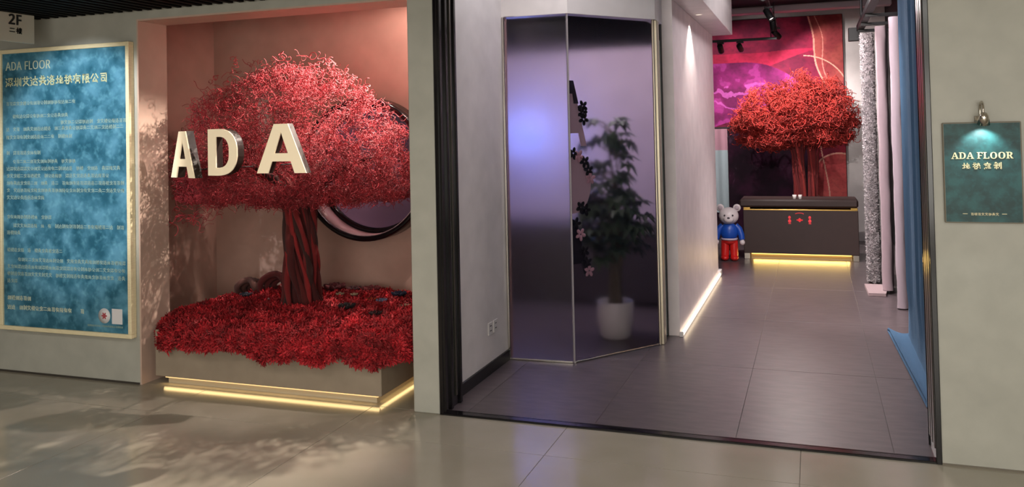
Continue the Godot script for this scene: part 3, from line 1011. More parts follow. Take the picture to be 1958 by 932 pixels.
	for e in [["A", 1.50, 0.46, "topmost pale capital A with dark cap inside the right frosted pane"], ["D", 1.03, 0.42, "pale capital D edged with dark flowers inside right pane at mid height"], ["A", 0.60, 0.38, "lowest dark capital A with flowers beside the potted tree's crown"]]:
		var g := thing("glass_letter", e[3], "letter", Vector3(-1.60, e[1], -1.237), yaw, "upright letters inside the right pane")
		var h: float = e[2]
		var low: bool = h < 0.4
		var z := -0.025
		var poly := PackedVector2Array()
		if e[0] == "A":
			poly = PackedVector2Array([Vector2(0.02, h), Vector2(0.055, h), Vector2(0.17, 0), Vector2(0.12, 0), Vector2(0.10, h * 0.2), Vector2(0.02, h * 0.2)])
		else:
			poly.append(Vector2(0.02, h))
			for k in 15:
				var a := PI / 2 - PI * k / 14.0
				poly.append(Vector2(0.05 + 0.15 * cos(a), h * 0.5 + h * 0.5 * sin(a)))
			poly.append(Vector2(0.02, 0))
		var plate_mesh := put("letter_shape", prism(poly, -0.003, 0.003), mat(rgb(44, 36, 46), 0.5) if low else mat(rgb(226, 196, 208), 0.5), g, Vector3(0, 0, z))
		plate_mesh.rotation.x = -PI / 2
		if e[0] == "A" and not low:
			var cap := put("dark_cap", prism(PackedVector2Array([Vector2(0.018, h + 0.002), Vector2(0.057, h + 0.002), Vector2(0.099, h - 0.16), Vector2(0.06, h - 0.16), Vector2(0.05, h - 0.09), Vector2(0.018, h - 0.09)]), -0.004, 0.004), mat(rgb(52, 44, 54), 0.5), g, Vector3(0, 0, z + 0.006))
			cap.rotation.x = -PI / 2
		var spots := [Vector2(0.13, 0.24), Vector2(0.14, 0.19), Vector2(0.135, 0.28)]
		if e[0] == "D": spots = [Vector2(0.04, 0.42), Vector2(0.09, 0.40), Vector2(0.14, 0.36), Vector2(0.175, 0.30), Vector2(0.19, 0.24), Vector2(0.14, 0.02), Vector2(0.10, 0.04)]
		if low: spots = [Vector2(0.05, 0.36), Vector2(0.09, 0.28), Vector2(0.12, 0.16), Vector2(0.14, 0.08), Vector2(0.16, 0.02)]
		for k in spots.size():
			var p: Vector2 = spots[k]
			var fs := sf()
			for m in 5:
				var a := TAU * m / 5.0 + k
				add_ball(fs, Vector3(p.x + cos(a) * 0.026, p.y + sin(a) * 0.026, z + 0.012), Vector3(0.022, 0.014, 0.006), 8, Basis(Vector3.BACK, a))
			put("flower", done(fs), mat(rgb(222, 176, 188), 0.6) if k % 3 == 1 and (low or e[0] == "D") else mat(rgb(22, 16, 26), 0.6), g)

# ---------------------------------------------------------------- corridor end: desk, statue, tree, rugs, lights
func build_corridor() -> void:
	# large printed rug hung on the back wall
	var mu := thing("mural_rug", "large magenta and crimson abstract rug hung on the back wall", "rug", Vector3(-0.885, 0, -8.24))
	put("rug_body", box(Vector3(2.63, 3.17, 0.03), 0.006), mat(rgb(70, 16, 34), 0.95), mu, Vector3(0, 1.595, -0.016))
	var mm := mat(Color.WHITE, 0.9)
	mm.albedo_texture = ImageTexture.create_from_image(mural_image())
	put("rug_face", plate(2.62, 3.16), mm, mu, Vector3(0, 1.595, 0.0005))
	# pale narrow rug hanging before it
	var pr := thing("pale_rug", "narrow pale blue rug with pink top hanging at left edge", "rug", Vector3(-1.22, 0, -7.0))
	put("pale_field", hanging_sheet(0.31, 0.50, 1.32, 0.02, 0.004, 3), rug_mat(rgb(196, 214, 222)), pr)
	put("pink_field", hanging_sheet(0.31, 1.32, 1.60, 0.02, 0.004, 3), rug_mat(rgb(214, 160, 178)), pr)
	put("hanging_rod", bar(Vector3(-0.18, 1.612, 0), Vector3(0.18, 1.612, 0), 0.012), M.black, pr)
	for x in [-0.15, 0.15]:
		put("stand_leg", bar(Vector3(x, 0, -0.02), Vector3(x, 1.612, -0.02), 0.01), M.black, pr)
	# counter
	var d := thing("reception_counter", "dark brown reception counter with gold line and glowing foot", "counter", Vector3(-0.18, 0, -6.3))
	put("body", box(Vector3(1.31, 0.525, 0.5), 0.005), M.desk, d, Vector3(0, 0.3375, -0.25))
	put("gold_line", box(Vector3(1.30, 0.014, 0.5), 0.002), M.brass, d, Vector3(0, 0.607, -0.25))
	var wedge := sf()
	for s in [-1.0, 1.0]:
		add_box(wedge, Vector3(s * 0.61, 0.624, -0.24), Vector3(0.08, 0.02, 0.5), 0.004)
	put("gold_end", done(wedge), M.brass, d)
	put("counter_top", box(Vector3(1.36, 0.095, 0.56), 0.02), M.desk, d, Vector3(-0.02, 0.6815, -0.28))
	put("plinth", box(Vector3(1.16, 0.075, 0.34)), mat(rgb(214, 190, 140), 0.5), d, Vector3(0, 0.0375, -0.27))
	put("light_strip", box(Vector3(1.14, 0.014, 0.012)), glow(rgb(255, 210, 110), 2.4), d, Vector3(0, 0.062, -0.085))
	for s in [-1.0, 1.0]:
		put("foot", box(Vector3(0.07, 0.075, 0.44), 0.004), M.chrome, d, Vector3(s * 0.62, 0.0375, -0.24))
	var l := AreaLight3D.new()
	l.name = "counter_foot_light"
	l.area_size = Vector2(1.1, 0.02)
	l.light_color = Color(1.0, 0.82, 0.45)
	l.light_energy = 0.22
	l.area_range = 12.0
	l.area_attenuation = 2.0
	l.shadow_enabled = true
	add_child(l)
	l.look_at_from_position(Vector3(-0.18, 0.04, -6.38), Vector3(-0.18, -0.1, -6.0))
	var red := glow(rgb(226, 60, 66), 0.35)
	var em := sf()
	for s in [-1.0, 1.0]:
		add_ball(em, Vector3(s * 0.115, 0.515, 0.002), Vector3(0.016, 0.02, 0.003), 12)
		add_ball(em, Vector3(s * 0.115, 0.472, 0.002), Vector3(0.019, 0.022, 0.003), 12)
		add_box(em, Vector3(s * 0.115, 0.443, 0.001), Vector3(0.03, 0.01, 0.004))
	add_box(em, Vector3(0, 0.485, 0.001), Vector3(0.038, 0.038, 0.004), 0.001, Basis(Vector3.BACK, PI / 4))
	add_box(em, Vector3(0, 0.485, 0.001), Vector3(0.07, 0.014, 0.004), 0.001)
	var arc := PackedVector3Array()
	var ar := PackedFloat32Array()
	for k in 9:
		var a := PI * (0.2 + 0.6 * k / 8.0)
		arc.append(Vector3(cos(a) * 0.06, 0.54 + sin(a) * 0.03, 0.002))
		ar.append(0.004)
	add_tube(em, arc, ar, 6)
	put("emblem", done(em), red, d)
	for e in [[-0.235, 0.026, "small white cup at left on the counter"], [-0.17, 0.024, "small white cup at right on the counter beside another"]]:
		var c := thing("cup", e[2], "cup", Vector3(e[0], 0.729, -6.42), 0.0, "cups on the counter")
		put("cup_body", lathe([Vector2(0, 0), Vector2(e[1] * 0.7, 0), Vector2(e[1], 0.05), Vector2(e[1] - 0.003, 0.05), Vector2(e[1] * 0.65, 0.006), Vector2(0, 0.006)], 20), mat(rgb(236, 230, 226), 0.3), c)
	bear()
	# second yarn tree
	var t := thing("yarn_tree", "scarlet yarn tree with two rounded crowns behind the counter", "tree sculpture", Vector3(-0.12, 0, -7.45))
	var ropes := [rug_mat(rgb(140, 34, 36), 14.0), rug_mat(rgb(176, 52, 48), 14.0), rug_mat(rgb(120, 26, 30), 14.0)]
	rope_trunk(t, Vector3(-0.04, 0, 0), Vector3(-0.08, 1.5, 0), 0.1, 0.06, 9, ropes, 0.04, 0.12)
	rope_trunk(t, Vector3(0.08, 0, 0.02), Vector3(0.12, 1.5, 0.02), 0.07, 0.05, 7, ropes, 0.03, 0.1)
	yarn_crown(t, [[Vector3(-0.42, 1.56, 0.0), Vector3(0.5, 0.62, 0.42), 5600, 0.24], [Vector3(0.26, 1.6, 0.05), Vector3(0.42, 0.66, 0.4), 4700, 0.24], [Vector3(-0.02, 1.75, 0.1), Vector3(0.34, 0.58, 0.4), 3100, 0.2]], 0.04, 0.0040, Color(0.52, 0.04, 0.03), [])
	hung_rugs()
	# ceiling tracks and their spotlights
	var tr := thing("light_track", "long black ceiling track running down the corridor", "light track", Vector3(-0.42, 2.95, -4.6))
	put("rail", box(Vector3(0.036, 0.03, 6.2), 0.003), M.black, tr)
	for z in [-2.0, 0.0, 2.0]:
		put("hanger", bar(Vector3(0, 0.015, z), Vector3(0, 0.4, z), 0.006, 6), M.black, tr)
	tr = thing("light_track", "short black ceiling track crossing before the magenta rug", "light track", Vector3(-0.93, 2.76, -7.0))
	put("rail", box(Vector3(1.05, 0.034, 0.036), 0.003), M.black, tr)
	for x in [-0.45, 0.45]:
		put("hanger", bar(Vector3(x, 0.015, 0), Vector3(x, 0.33, 0), 0.006, 6), M.black, tr)
	var warm := Color(1.0, 0.9, 0.86)
	var grp := "track spotlights over the corridor"
	spot_head(Vector3(-0.42, 2.84, -1.8), Vector3(0.64, 1.4, -3.7), 42.0, warm, 7.0, "spotlight at the doorway end of the long track", 2.0, 0.03, grp)
	spot_head(Vector3(-0.42, 2.84, -3.7), Vector3(0.58, 1.2, -1.9), 44.0, warm, 2.5, "first spotlight in sight on the long track, highest of four", 2.0, 0.03, grp)
	spot_head(Vector3(-0.42, 2.84, -5.2), Vector3(0.45, 1.2, -4.6), 50.0, warm, 9.0, "second spotlight on the long track, turned to hanging rugs", 2.0, 0.03, grp)
	spot_head(Vector3(-0.42, 2.84, -6.2), Vector3(-0.35, 1.5, -7.45), 46.0, warm, 6.0, "third spotlight on the long track with bright white lens", 2.5, 0.03, grp)
	spot_head(Vector3(-0.42, 2.84, -7.3), Vector3(0.35, 2.0, -8.25), 50.0, warm, 1.7, "last spotlight at the far end of the long track", 2.0, 0.03, grp)
	spot_head(Vector3(-1.12, 2.66, -7.0), Vector3(-1.05, 1.9, -8.25), 56.0, warm, 1.1, "left spotlight hanging on the short crossing track", 2.0, 0.02, grp)
	spot_head(Vector3(-0.87, 2.66, -7.0), Vector3(-0.7, 2.2, -8.25), 50.0, warm, 0.5, "right tilted spotlight on the short crossing track", 2.0, 0.02, grp)

func mural_image() -> Image:
	var w := 420
	var h := 512
	var im := Image.create(w, h, false, Image.FORMAT_RGB8)
	var n := FastNoiseLite.new()
	n.seed = 3
	n.frequency = 0.012
	n.fractal_octaves = 4
	for py in h:
		for px in w:
			var x := -2.195 + 2.62 * px / w      # metres on the wall
			var y := 3.175 - 3.16 * py / h
			var k := n.get_noise_2d(px, py)
			var fine := n.get_noise_2d(px * 7.0, py * 9.0)
			var c := Color8(150, 30, 66).lerp(Color8(104, 18, 52), clampf(0.5 + k * 1.4, 0, 1))
			# bright crimson band at upper left
			var band := y - (2.62 + 0.10 * sin(x * 2.2 + 1.0))
			if absf(band) < 0.17 - 0.17 * clampf((x + 1.0) / 1.1, 0.0, 1.0): c = Color8(188, 34, 76).lerp(Color8(160, 28, 64), clampf(0.5 + k * 2.0, 0, 1))
			# magenta field under a falling curve
			var top := 2.56 - 0.42 * pow(clampf((x + 0.95) / 0.9, 0.0, 1.0), 2.2)
			if x < 0.0 and y < top and y > 1.55 - 0.2 * sin(x * 2.0):
				c = Color8(142, 30, 108).lerp(Color8(104, 18, 76), clampf(0.5 - k * 2.0 + (2.1 - y) * 0.5, 0, 1))
				if absf(y - 2.16 - k * 0.2) < 0.03 or absf(y - 1.92 - k * 0.3) < 0.022: c = c.lerp(Color8(226, 120, 214), 0.55)
				if k > 0.12: c = c.lerp(Color8(186, 76, 160), 0.35)
			# dark plum field low down
			if y < 1.52 - 0.18 * sin(x * 2.4 + 0.4) and x < 0.02:
				c = Color8(58, 14, 46).lerp(Color8(34, 8, 30), clampf(0.5 + k * 2.0, 0, 1))
			# salmon field at right with its wavy border
			var edge := 0.12 + 0.14 * sin((y - 1.0) * 1.9 + 0.5) + 0.03 * sin(y * 7.0)
			if x > edge and y > 1.5:
				c = Color8(172, 78, 74).lerp(Color8(142, 52, 58), clampf(0.5 + k * 2.0, 0, 1))
			if y > 1.2 and absf(x - edge) < 0.012: c = Color8(228, 158, 140)
			if y > 1.6 and absf(x - edge - 0.09 - 0.03 * sin(y * 5.0)) < 0.007: c = Color8(222, 140, 128)
			# coral disc at lower right
			var r := Vector2(x - 0.33, y - 0.86).length()
			if r < 0.36: c = Color8(206, 92, 90).lerp(Color8(184, 70, 74), clampf(0.5 + k * 2.0, 0, 1))
			if absf(r - 0.37) < 0.012: c = Color8(234, 168, 150)
			if x > 0.02 and y < 1.5 and r >= 0.36 + 0.02: c = Color8(150, 30, 52).lerp(Color8(112, 18, 44), clampf(0.5 + k * 2.0, 0, 1))
			# hair-fine pale contour from the tree's top
			var arc := Vector2(x + 0.12, (y - 2.0) * 1.0)
			if absf(arc.length() - 0.62) < 0.008 and x > -0.1 and y > 2.0: c = Color8(222, 170, 150)
			if absf(x - 0.14 - 0.06 * sin(y * 3.0)) < 0.009 and y < 1.6: c = Color8(216, 160, 142)
			c = c.lerp(Color(0, 0, 0), clampf(-fine, 0, 1) * 0.18)
			im.set_pixel(px, py, c)
	return im

# a hanging cloth in the xy plane with soft folds
func hanging_sheet(w: float, y0: float, y1: float, thick: float, wave: float, folds: int) -> ArrayMesh:
	var poly := PackedVector2Array()
	var n := 24
	for i in n + 1:
		poly.append(Vector2(-w / 2 + w * i / n, wave * sin(TAU * folds * i / n) + thick / 2))
	for i in n + 1:
		poly.append(Vector2(w / 2 - w * i / n, wave * sin(TAU * folds * (n - i) / n) - thick / 2))
	return prism(poly, y0, y1)

func bear() -> void:
	var t := thing("bear_statue", "white bear statue in blue jumper and red trousers by the counter", "statue", Vector3(-0.995, 0, -6.165), 0.06)
	var white := mat(rgb(226, 216, 218), 0.25)
	var blue := mat(rgb(26, 78, 178), 0.35)
	var red := mat(rgb(206, 36, 34), 0.3)
	# jumper and sleeves in one piece, trousers in one piece
	var st := sf()
	add_ball(st, Vector3(0, 0.345, 0), Vector3(0.105, 0.12, 0.08), 24)
	for s in [-1.0, 1.0]:
		add_tube(st, PackedVector3Array([Vector3(s * 0.075, 0.425, 0), Vector3(s * 0.118, 0.38, 0.005), Vector3(s * 0.142, 0.31, 0.02), Vector3(s * 0.15, 0.255, 0.035)]), PackedFloat32Array([0.036, 0.04, 0.038, 0.033]), 12)
	put("jumper", done(st), blue, t)
	st = sf()
	add_ball(st, Vector3(0, 0.235, 0), Vector3(0.098, 0.05, 0.075), 20)
	for s in [-1.0, 1.0]:
		add_tube(st, PackedVector3Array([Vector3(s * 0.05, 0.235, 0), Vector3(s * 0.053, 0.14, 0.005), Vector3(s * 0.055, 0.05, 0.01)]), PackedFloat32Array([0.05, 0.05, 0.047]), 14)
	put("trousers", done(st), red, t)
	for s in [-1.0, 1.0]:
		put("foot", ball(Vector3(0.05, 0.035, 0.07), 18), red, t, Vector3(s * 0.056, 0.035, 0.035))
		put("paw", ball(Vector3(0.032, 0.034, 0.032), 16), white, t, Vector3(s * 0.152, 0.225, 0.042))
	put("belt_hem", lathe([Vector2(0.09, 0.0), Vector2(0.1, 0.004), Vector2(0.1, 0.02), Vector2(0.09, 0.024)], 24), mat(rgb(196, 180, 196), 0.5), t, Vector3(0, 0.25, 0))
	var h := sf()
	add_ball(h, Vector3(0, 0.54, 0), Vector3(0.118, 0.105, 0.1), 28)
	add_ball(h, Vector3(0, 0.505, 0.075), Vector3(0.062, 0.046, 0.05), 20)
	put("head", done(h), white, t)
	for s in [-1.0, 1.0]:
		put("ear", ball(Vector3(0.046, 0.046, 0.024), 18), white, t, Vector3(s * 0.098, 0.638, 0))
		put("ear_lining", ball(Vector3(0.028, 0.028, 0.01), 14), mat(rgb(176, 160, 168), 0.4), t, Vector3(s * 0.098, 0.638, 0.02))
		put("eye", ball(Vector3(0.011, 0.013, 0.008), 12), mat(rgb(60, 52, 58), 0.2), t, Vector3(s * 0.048, 0.552, 0.092))
	put("nose", ball(Vector3(0.017, 0.012, 0.01), 12), mat(rgb(70, 60, 66), 0.25), t, Vector3(0, 0.523, 0.121))

# a carpet folded over a hanger: rounded front edge, seen in plan from nose to tail, drawn down from y1 to y0
func folded_rug(nose: Vector2, tail: Vector2, thick: float, y0: float, y1: float, wob: float, sd: int) -> ArrayMesh:
	var st := sf()
	st.set_smooth_group(1)
	var d := (tail - nose).normalized()
	var s := Vector2(-d.y, d.x)
	var n := FastNoiseLite.new()
	n.seed = sd
	n.frequency = 1.6
	var prof := PackedVector2Array()
	prof.append(tail + s * thick * 0.5)
	prof.append(nose.lerp(tail, 0.5) + s * thick * 0.5)
	for k in 9:
		var a := PI * k / 8.0
		prof.append(nose + d * (thick * 0.5 - sin(a) * thick * 0.5) + s * cos(a) * thick * 0.5)
	prof.append(nose.lerp(tail, 0.5) - s * thick * 0.5)
	prof.append(tail - s * thick * 0.5)
	var rows := 30
	var pt := func(i: int, j: int) -> Vector3:
		var y := lerpf(y0, y1, float(j) / rows)
		var p := prof[i]
		var o := n.get_noise_2d(y * 1.2, i * 0.15) * wob
		return Vector3(p.x + o, y, p.y + o * 0.4)
	var mid := (nose + tail) * 0.5
	for i in prof.size():
		var i2 := (i + 1) % prof.size()
		var e := prof[i2] - prof[i]
		var out := Vector2(e.y, -e.x)
		if out.dot((prof[i] + prof[i2]) * 0.5 - mid) < 0.0: out = -out
		for j in rows:
			quad(st, pt.call(i, j), pt.call(i2, j), pt.call(i2, j + 1), pt.call(i, j + 1), Vector3(out.x, 0, out.y))
	st.set_smooth_group(-1)
	for j in [0, rows]:
		for i in range(1, prof.size() - 1):
			tri(st, pt.call(0, j), pt.call(i, j), pt.call(i + 1, j), Vector3.DOWN if j == 0 else Vector3.UP)
	return done(st)

func hung_rugs() -> void:
	var rail := thing("rug_rail", "black hanging rail for rugs along the right wall", "rail", Vector3(0.5, 2.64, -3.1))
	put("beam", box(Vector3(0.07, 0.06, 4.3), 0.004), M.black, rail)
	put("beam_end", box(Vector3(0.11, 0.14, 0.1), 0.004), M.black, rail, Vector3(-0.06, -0.06, -2.2))
	for z in [-1.8, 0.0, 1.8]:
		put("hanger", bar(Vector3(0, 0.03, z), Vector3(0, 0.73, z), 0.012, 8), M.black, rail)
	for z in [-2.0, -1.4, -0.7]:
		put("arm", box(Vector3(0.3, 0.03, 0.03), 0.003), M.black, rail, Vector3(0.12, -0.045, z))
	# grey shag
	var t := thing("hanging_rug", "shaggy grey white rug hanging nearest to the counter", "rug", Vector3.ZERO, 0.0, "rugs hanging along the right wall")
	put("rug_body", folded_rug(Vector2(0.535, -4.86), Vector2(0.59, -5.4), 0.09, 0.02, 2.55, 0.02, 2), rug_mat(rgb(196, 188, 192), 8.0, 0.8), t)
	var where := []
	var tint := []
	for i in 5200:
		var y := rng.randf_range(0.02, 2.54)
		var a := rng.randf_range(0.0, PI)
		var d := Vector2(0.055, -0.54).normalized()
		var s := Vector2(-d.y, d.x)
		var p: Vector2
		var nn: Vector2
		if rng.randf() < 0.55:
			p = Vector2(0.535, -4.86) + d * (0.045 - sin(a) * 0.045) + s * cos(a) * 0.045
			nn = -d * sin(a) + s * cos(a)
		else:
			p = Vector2(0.535, -4.86) + d * rng.randf_range(0.05, 0.3) + s * (0.045 if i % 2 == 0 else -0.045)
			nn = s if i % 2 == 0 else -s
		var nrm := (Vector3(nn.x, -0.4, nn.y) + Vector3(rng.randfn(), rng.randfn(), rng.randfn()) * 0.3).normalized()
		where.append(Transform3D(look_along(nrm, rng.randf() * TAU, rng.randf_range(0.6, 1.1)), Vector3(p.x, y, p.y)))
		var f := rng.randf_range(0.35, 1.1)
		tint.append(Color(0.66 * f, 0.61 * f, 0.63 * f))
	crowd("rug_pile", tuft_mesh(5, 0.03, 0.008), M.yarn, where, tint, t)
	# pale pink rugs
	t = thing("hanging_rug", "pale pink rug with foot lying on floor, beside the shaggy one", "rug", Vector3.ZERO, 0.0, "rugs hanging along the right wall")
	put("rug_body", folded_rug(Vector2(0.625, -4.3), Vector2(0.67, -4.7), 0.09, 0.035, 2.55, 0.012, 3), rug_mat(rgb(222, 196, 206)), t)
	put("rug_foot", prism(PackedVector2Array([Vector2(0.45, -4.18), Vector2(0.60, -4.18), Vector2(0.63, -4.4), Vector2(0.63, -4.68), Vector2(0.44, -4.68)]), 0.002, 0.03), rug_mat(rgb(216, 188, 192)), t)
	t = thing("hanging_rug", "lilac white rug hanging between pink rug and long blue rug", "rug", Vector3.ZERO, 0.0, "rugs hanging along the right wall")
	put("rug_body", folded_rug(Vector2(0.69, -3.6), Vector2(0.73, -4.0), 0.09, 0.01, 2.55, 0.012, 4), rug_mat(rgb(226, 206, 220)), t)
	t = thing("hanging_rug", "thin tan woven rug edge just behind the long blue rug", "rug", Vector3.ZERO, 0.0, "rugs hanging along the right wall")
	put("rug_body", folded_rug(Vector2(0.655, -2.5), Vector2(0.69, -2.9), 0.03, 0.01, 2.55, 0.004, 6), rug_mat(rgb(168, 124, 74)), t)
	# long blue rug, its foot swept out over the floor
	t = thing("hanging_rug", "long blue rug nearest the doorway, its foot spread on floor", "rug", Vector3.ZERO, 0.0, "rugs hanging along the right wall")
	var st := sf()
	st.set_smooth_group(1)
	var rows := 48
	var cols := 40
	var sheet := func(i: int, j: int, back: float) -> Vector3:
		var f := float(i) / cols
		var z := lerpf(-2.4, -0.75, f)
		var fold := 0.022 * sin(f * 26.0) + 0.012 * sin(f * 61.0 + 1.0)
		var q := float(j) / rows
		var out := lerpf(0.12, 0.06, f)
		if q < 0.16:   # on the floor, then turning up
			var u := q / 0.16
			var x := 0.62 - out * (1.0 - u)
			return Vector3(x + back * 0.3, 0.006 + 0.05 * pow(u, 3.0) + 0.02 * back / 0.03, z - lerpf(0.36, 0.1, f) * (1.0 - u))
		var v := (q - 0.16) / 0.84
		return Vector3(0.62 + fold * minf(1.0, v * 6.0) + back, 0.056 + 2.48 * v, z)
	for i in cols:
		for j in rows:
			for b in [0.0, 0.03]:
				var up := Vector3.UP if j < rows * 0.16 else Vector3.LEFT
				quad(st, sheet.call(i, j, b), sheet.call(i + 1, j, b), sheet.call(i + 1, j + 1, b), sheet.call(i, j + 1, b), up if b == 0.0 else -up)
	for j in rows:
		for i in [0, cols]:
			quad(st, sheet.call(i, j, 0.0), sheet.call(i, j, 0.03), sheet.call(i, j + 1, 0.03), sheet.call(i, j + 1, 0.0), Vector3(0, 0, -1 if i == 0 else 1))
	put("rug_body", done(st), rug_mat(rgb(86, 136, 182), 7.0, 0.6), t)
	put("rug_clamp", box(Vector3(0.06, 0.04, 1.6), 0.004), M.black, t, Vector3(0.635, 2.56, -1.57))
	for z in [-2.4, -1.1]:
		put("clamp_arm", box(Vector3(0.38, 0.03, 0.03), 0.003), M.black, t, Vector3(0.79, 2.56, z))

# ---------------------------------------------------------------- signs
# brush strokes of a character on a 0-9 grid, four digits a stroke: x y to x y
var glyphs := {
	"di": "0434 2128 0837 4483 8386 8676 6167 5358 5898 9897", "tan": "3111 0343 0646 2129 2959 5262 8382 7155 7495 5666 8786 7558 7598",
	"ding": "5051 1292 1213 9293 2484 5458 5686 3719 2898", "zhi": "2012 1252 0464 3039 1618 1656 5658 7176 9099 9988",
	"er": "1282 0797", "lou": "0343 2029 2406 2446 5162 9182 5393 7074 7354 7394 7558 5696 8659 6799",
	"shen": "0112 0415 0926 3191 3132 9192 5244 7284 3696 6569 6638 6698", "zhen": "0434 2128 0847 5156 5649 7278 9199",
	"ai": "0292 3033 6063 7419 2499", "da": "0112 0424 2417 0928 2899 3393 6064 6437 6497",
	"mei": "3041 6051 1282 2373 0595 5156 1686 5619 5699", "luo": "0112 0415 0926 5033 4181 8136 5395 4686 4649 8689 4989",
	"you": "0292 4006 3439 3484 8489 3686 3787", "xian": "1119 1131 3124 2436 3626 5181 8184 5383 5484 5159 5978 9576 6599",
	"gong": "3105 6195 5428 2888 6689", "si": "1181 8189 8978 2363 2528 2565 6568 2868",
}

func strokes(st: SurfaceTool, called: String, at: Vector3, size: float, width: float, depth: float, turn := Basis()) -> void:
	for s in String(glyphs[called]).split(" "):
		var p := Vector2(int(s[0]), 9 - int(s[1])) / 9.0 * size
		var q := Vector2(int(s[2]), 9 - int(s[3])) / 9.0 * size
		var d := q - p
		add_box(st, at + turn * Vector3((p.x + q.x) / 2, (p.y + q.y) / 2, 0), Vector3(d.length() + width * 0.7, width, depth), 0.0, turn * Basis(Vector3.BACK, d.angle()))

func words(list: Array, at: Vector3, size: float, pitch: float, width: float, depth: float) -> ArrayMesh:
	var st := sf()
	for i in list.size():
		strokes(st, list[i], at + Vector3(i * pitch, 0, 0), size, width, depth)
	return done(st)

# rows of small unreadable print, as in the photograph
func fine_print(w: float, size: float, row: float, lines: Array) -> ArrayMesh:
	var st := sf()
	var keys := glyphs.keys()
	for e in lines:
		var x: float = e[0]
		while x < e[1]:
			if rng.randf() > 0.06:
				strokes(st, keys[rng.randi() % keys.size()], Vector3(x, e[2], 0), size, size * 0.13, 0.001)
			x += size * 1.22
	return done(st)

func build_signs() -> void:
	# large notice board on the left wall
	var cx := -4.817
	var t := thing("notice_board", "large teal printed notice board in pale frame on left wall", "notice board", Vector3(cx, 1.284, 0.0))
	var w := 1.165
	var h := 1.955
	put("backing", box(Vector3(w - 0.02, h - 0.02, 0.03)), mat(rgb(70, 76, 78), 0.6), t, Vector3(0, 0, 0.017))
	for e in [[Vector3(w, 0.028, 0.05), Vector3(0, h / 2 - 0.014, 0.026)], [Vector3(w, 0.028, 0.05), Vector3(0, -h / 2 + 0.014, 0.026)], [Vector3(0.028, h - 0.056, 0.05), Vector3(-w / 2 + 0.014, 0, 0.026)], [Vector3(0.028, h - 0.056, 0.05), Vector3(w / 2 - 0.014, 0, 0.026)]]:
		put("frame_rail", box(e[0], 0.003), M.cream_wood, t, e[1])
	var pm := mat(Color.WHITE, 0.38)
	pm.albedo_texture = ImageTexture.create_from_image(cloud_image(360, 620, Color8(34, 88, 110), Color8(88, 144, 170), Color8(128, 186, 206)))
	var pp := put("printed_panel", plate(w - 0.05, h - 0.05), pm, t, Vector3(0, 0, 0.036))
	var ink := mat(rgb(206, 214, 190), 0.5)
	var faint := mat(rgb(150, 176, 168), 0.5)
	var x0 := -0.52
	var ti := put("shop_name", text_mesh("ADA FLOOR", 0.058, 0.002, "Droid Sans", 400), ink, t, Vector3(-0.315, 0.86, 0.0372))
	ti.scale = Vector3(0.98, 1, 1)
	put("company_line", words(["shen", "zhen", "ai", "da", "mei", "luo", "di", "tan", "you", "xian", "gong", "si"], Vector3(x0, 0.72, 0.037), 0.062, 0.077, 0.008, 0.0015), mat(rgb(196, 200, 160), 0.5), t)
	var rows := []
	for e in [[0.585, 0.0, 0.62], [0.495, 0.06, 0.55], [0.445, 0.5, 1.04], [0.405, 0.0, 1.04], [0.35, 0.0, 0.6], [0.24, 0.0, 0.30], [0.18, 0.06, 0.6], [0.13, 0.0, 1.04], [0.08, 0.0, 0.9], [0.03, 0.0, 1.04], [-0.02, 0.0, 1.04], [-0.07, 0.0, 0.33], [-0.205, 0.0, 0.4], [-0.265, 0.06, 1.04], [-0.315, 0.0, 0.12], [-0.435, 0.0, 0.48], [-0.50, 0.1, 1.04], [-0.55, 0.0, 1.04], [-0.60, 0.0, 1.04], [-0.65, 0.0, 0.08]]:
		rows.append([x0 + e[1], x0 + e[2], e[0]])
	put("body_print", fine_print(w, 0.026, 0.05, rows), faint, t, Vector3(0, 0, 0.0368))
	put("address_print", fine_print(w, 0.03, 0.05, [[x0, x0 + 0.2, -0.77], [x0, x0 + 0.68, -0.835]]), ink, t, Vector3(0, 0, 0.0368))
	var pale := mat(rgb(226, 222, 224), 0.5)
	for k in 2:
		put("badge", box(Vector3(0.088, 0.1, 0.002), 0.0005) if k == 1 else lathe_disc(0.05, 0.002), pale, t, Vector3(0.345 + 0.108 * k, -0.84, 0.0372))
	var em := sf()
	for k in 6:
		var a := TAU * k / 6.0
		add_ball(em, Vector3(cos(a) * 0.013, sin(a) * 0.013, 0), Vector3(0.012, 0.006, 0.001), 8, Basis(Vector3.BACK, a))
	put("badge_flower", done(em), mat(rgb(176, 70, 78), 0.5), t, Vector3(0.345, -0.84, 0.0388))
	spot_head(Vector3(-4.2, 2.36, 1.7), Vector3(-4.62, 1.55, 0.0), 25.0, Color(0.95, 0.98, 1.0), 3.6, "black ceiling spotlight aimed at the teal notice board", 1.6, 0.02)
	put("badge_caption", fine_print(w, 0.013, 0.05, [[0.2, 0.5, -0.915]]), faint, t, Vector3(0, 0, 0.0368))
	# storey sign hanging under the louvre
	t = thing("storey_sign", "grey hanging sign with black 2F lettering under the louvre grid", "sign", Vector3(-4.9, 2.36, 0.47), PI / 2)
	put("sign_plate", box(Vector3(0.55, 0.19, 0.03), 0.003), mat(rgb(186, 176, 158), 0.5), t)
	var dk := mat(rgb(24, 22, 20), 0.6)
	put("storey_number", text_mesh("2F", 0.068, 0.003), dk, t, Vector3(0.128, 0.05, 0.0165))
	put("storey_word", words(["er", "lou"], Vector3(0.088, -0.037, 0.0165), 0.036, 0.05, 0.006, 0.003), dk, t)
	for x in [-0.2, 0.2]:
		put("hanger", bar(Vector3(x, 0.09, 0), Vector3(x, 0.12, 0), 0.005, 6), M.black, t)
	# small sign with picture lamp on the right wall
	t = thing("wall_sign", "small dark teal shop sign with gold lettering under picture lamp", "sign", Vector3(0.735, 1.372, 0.0))
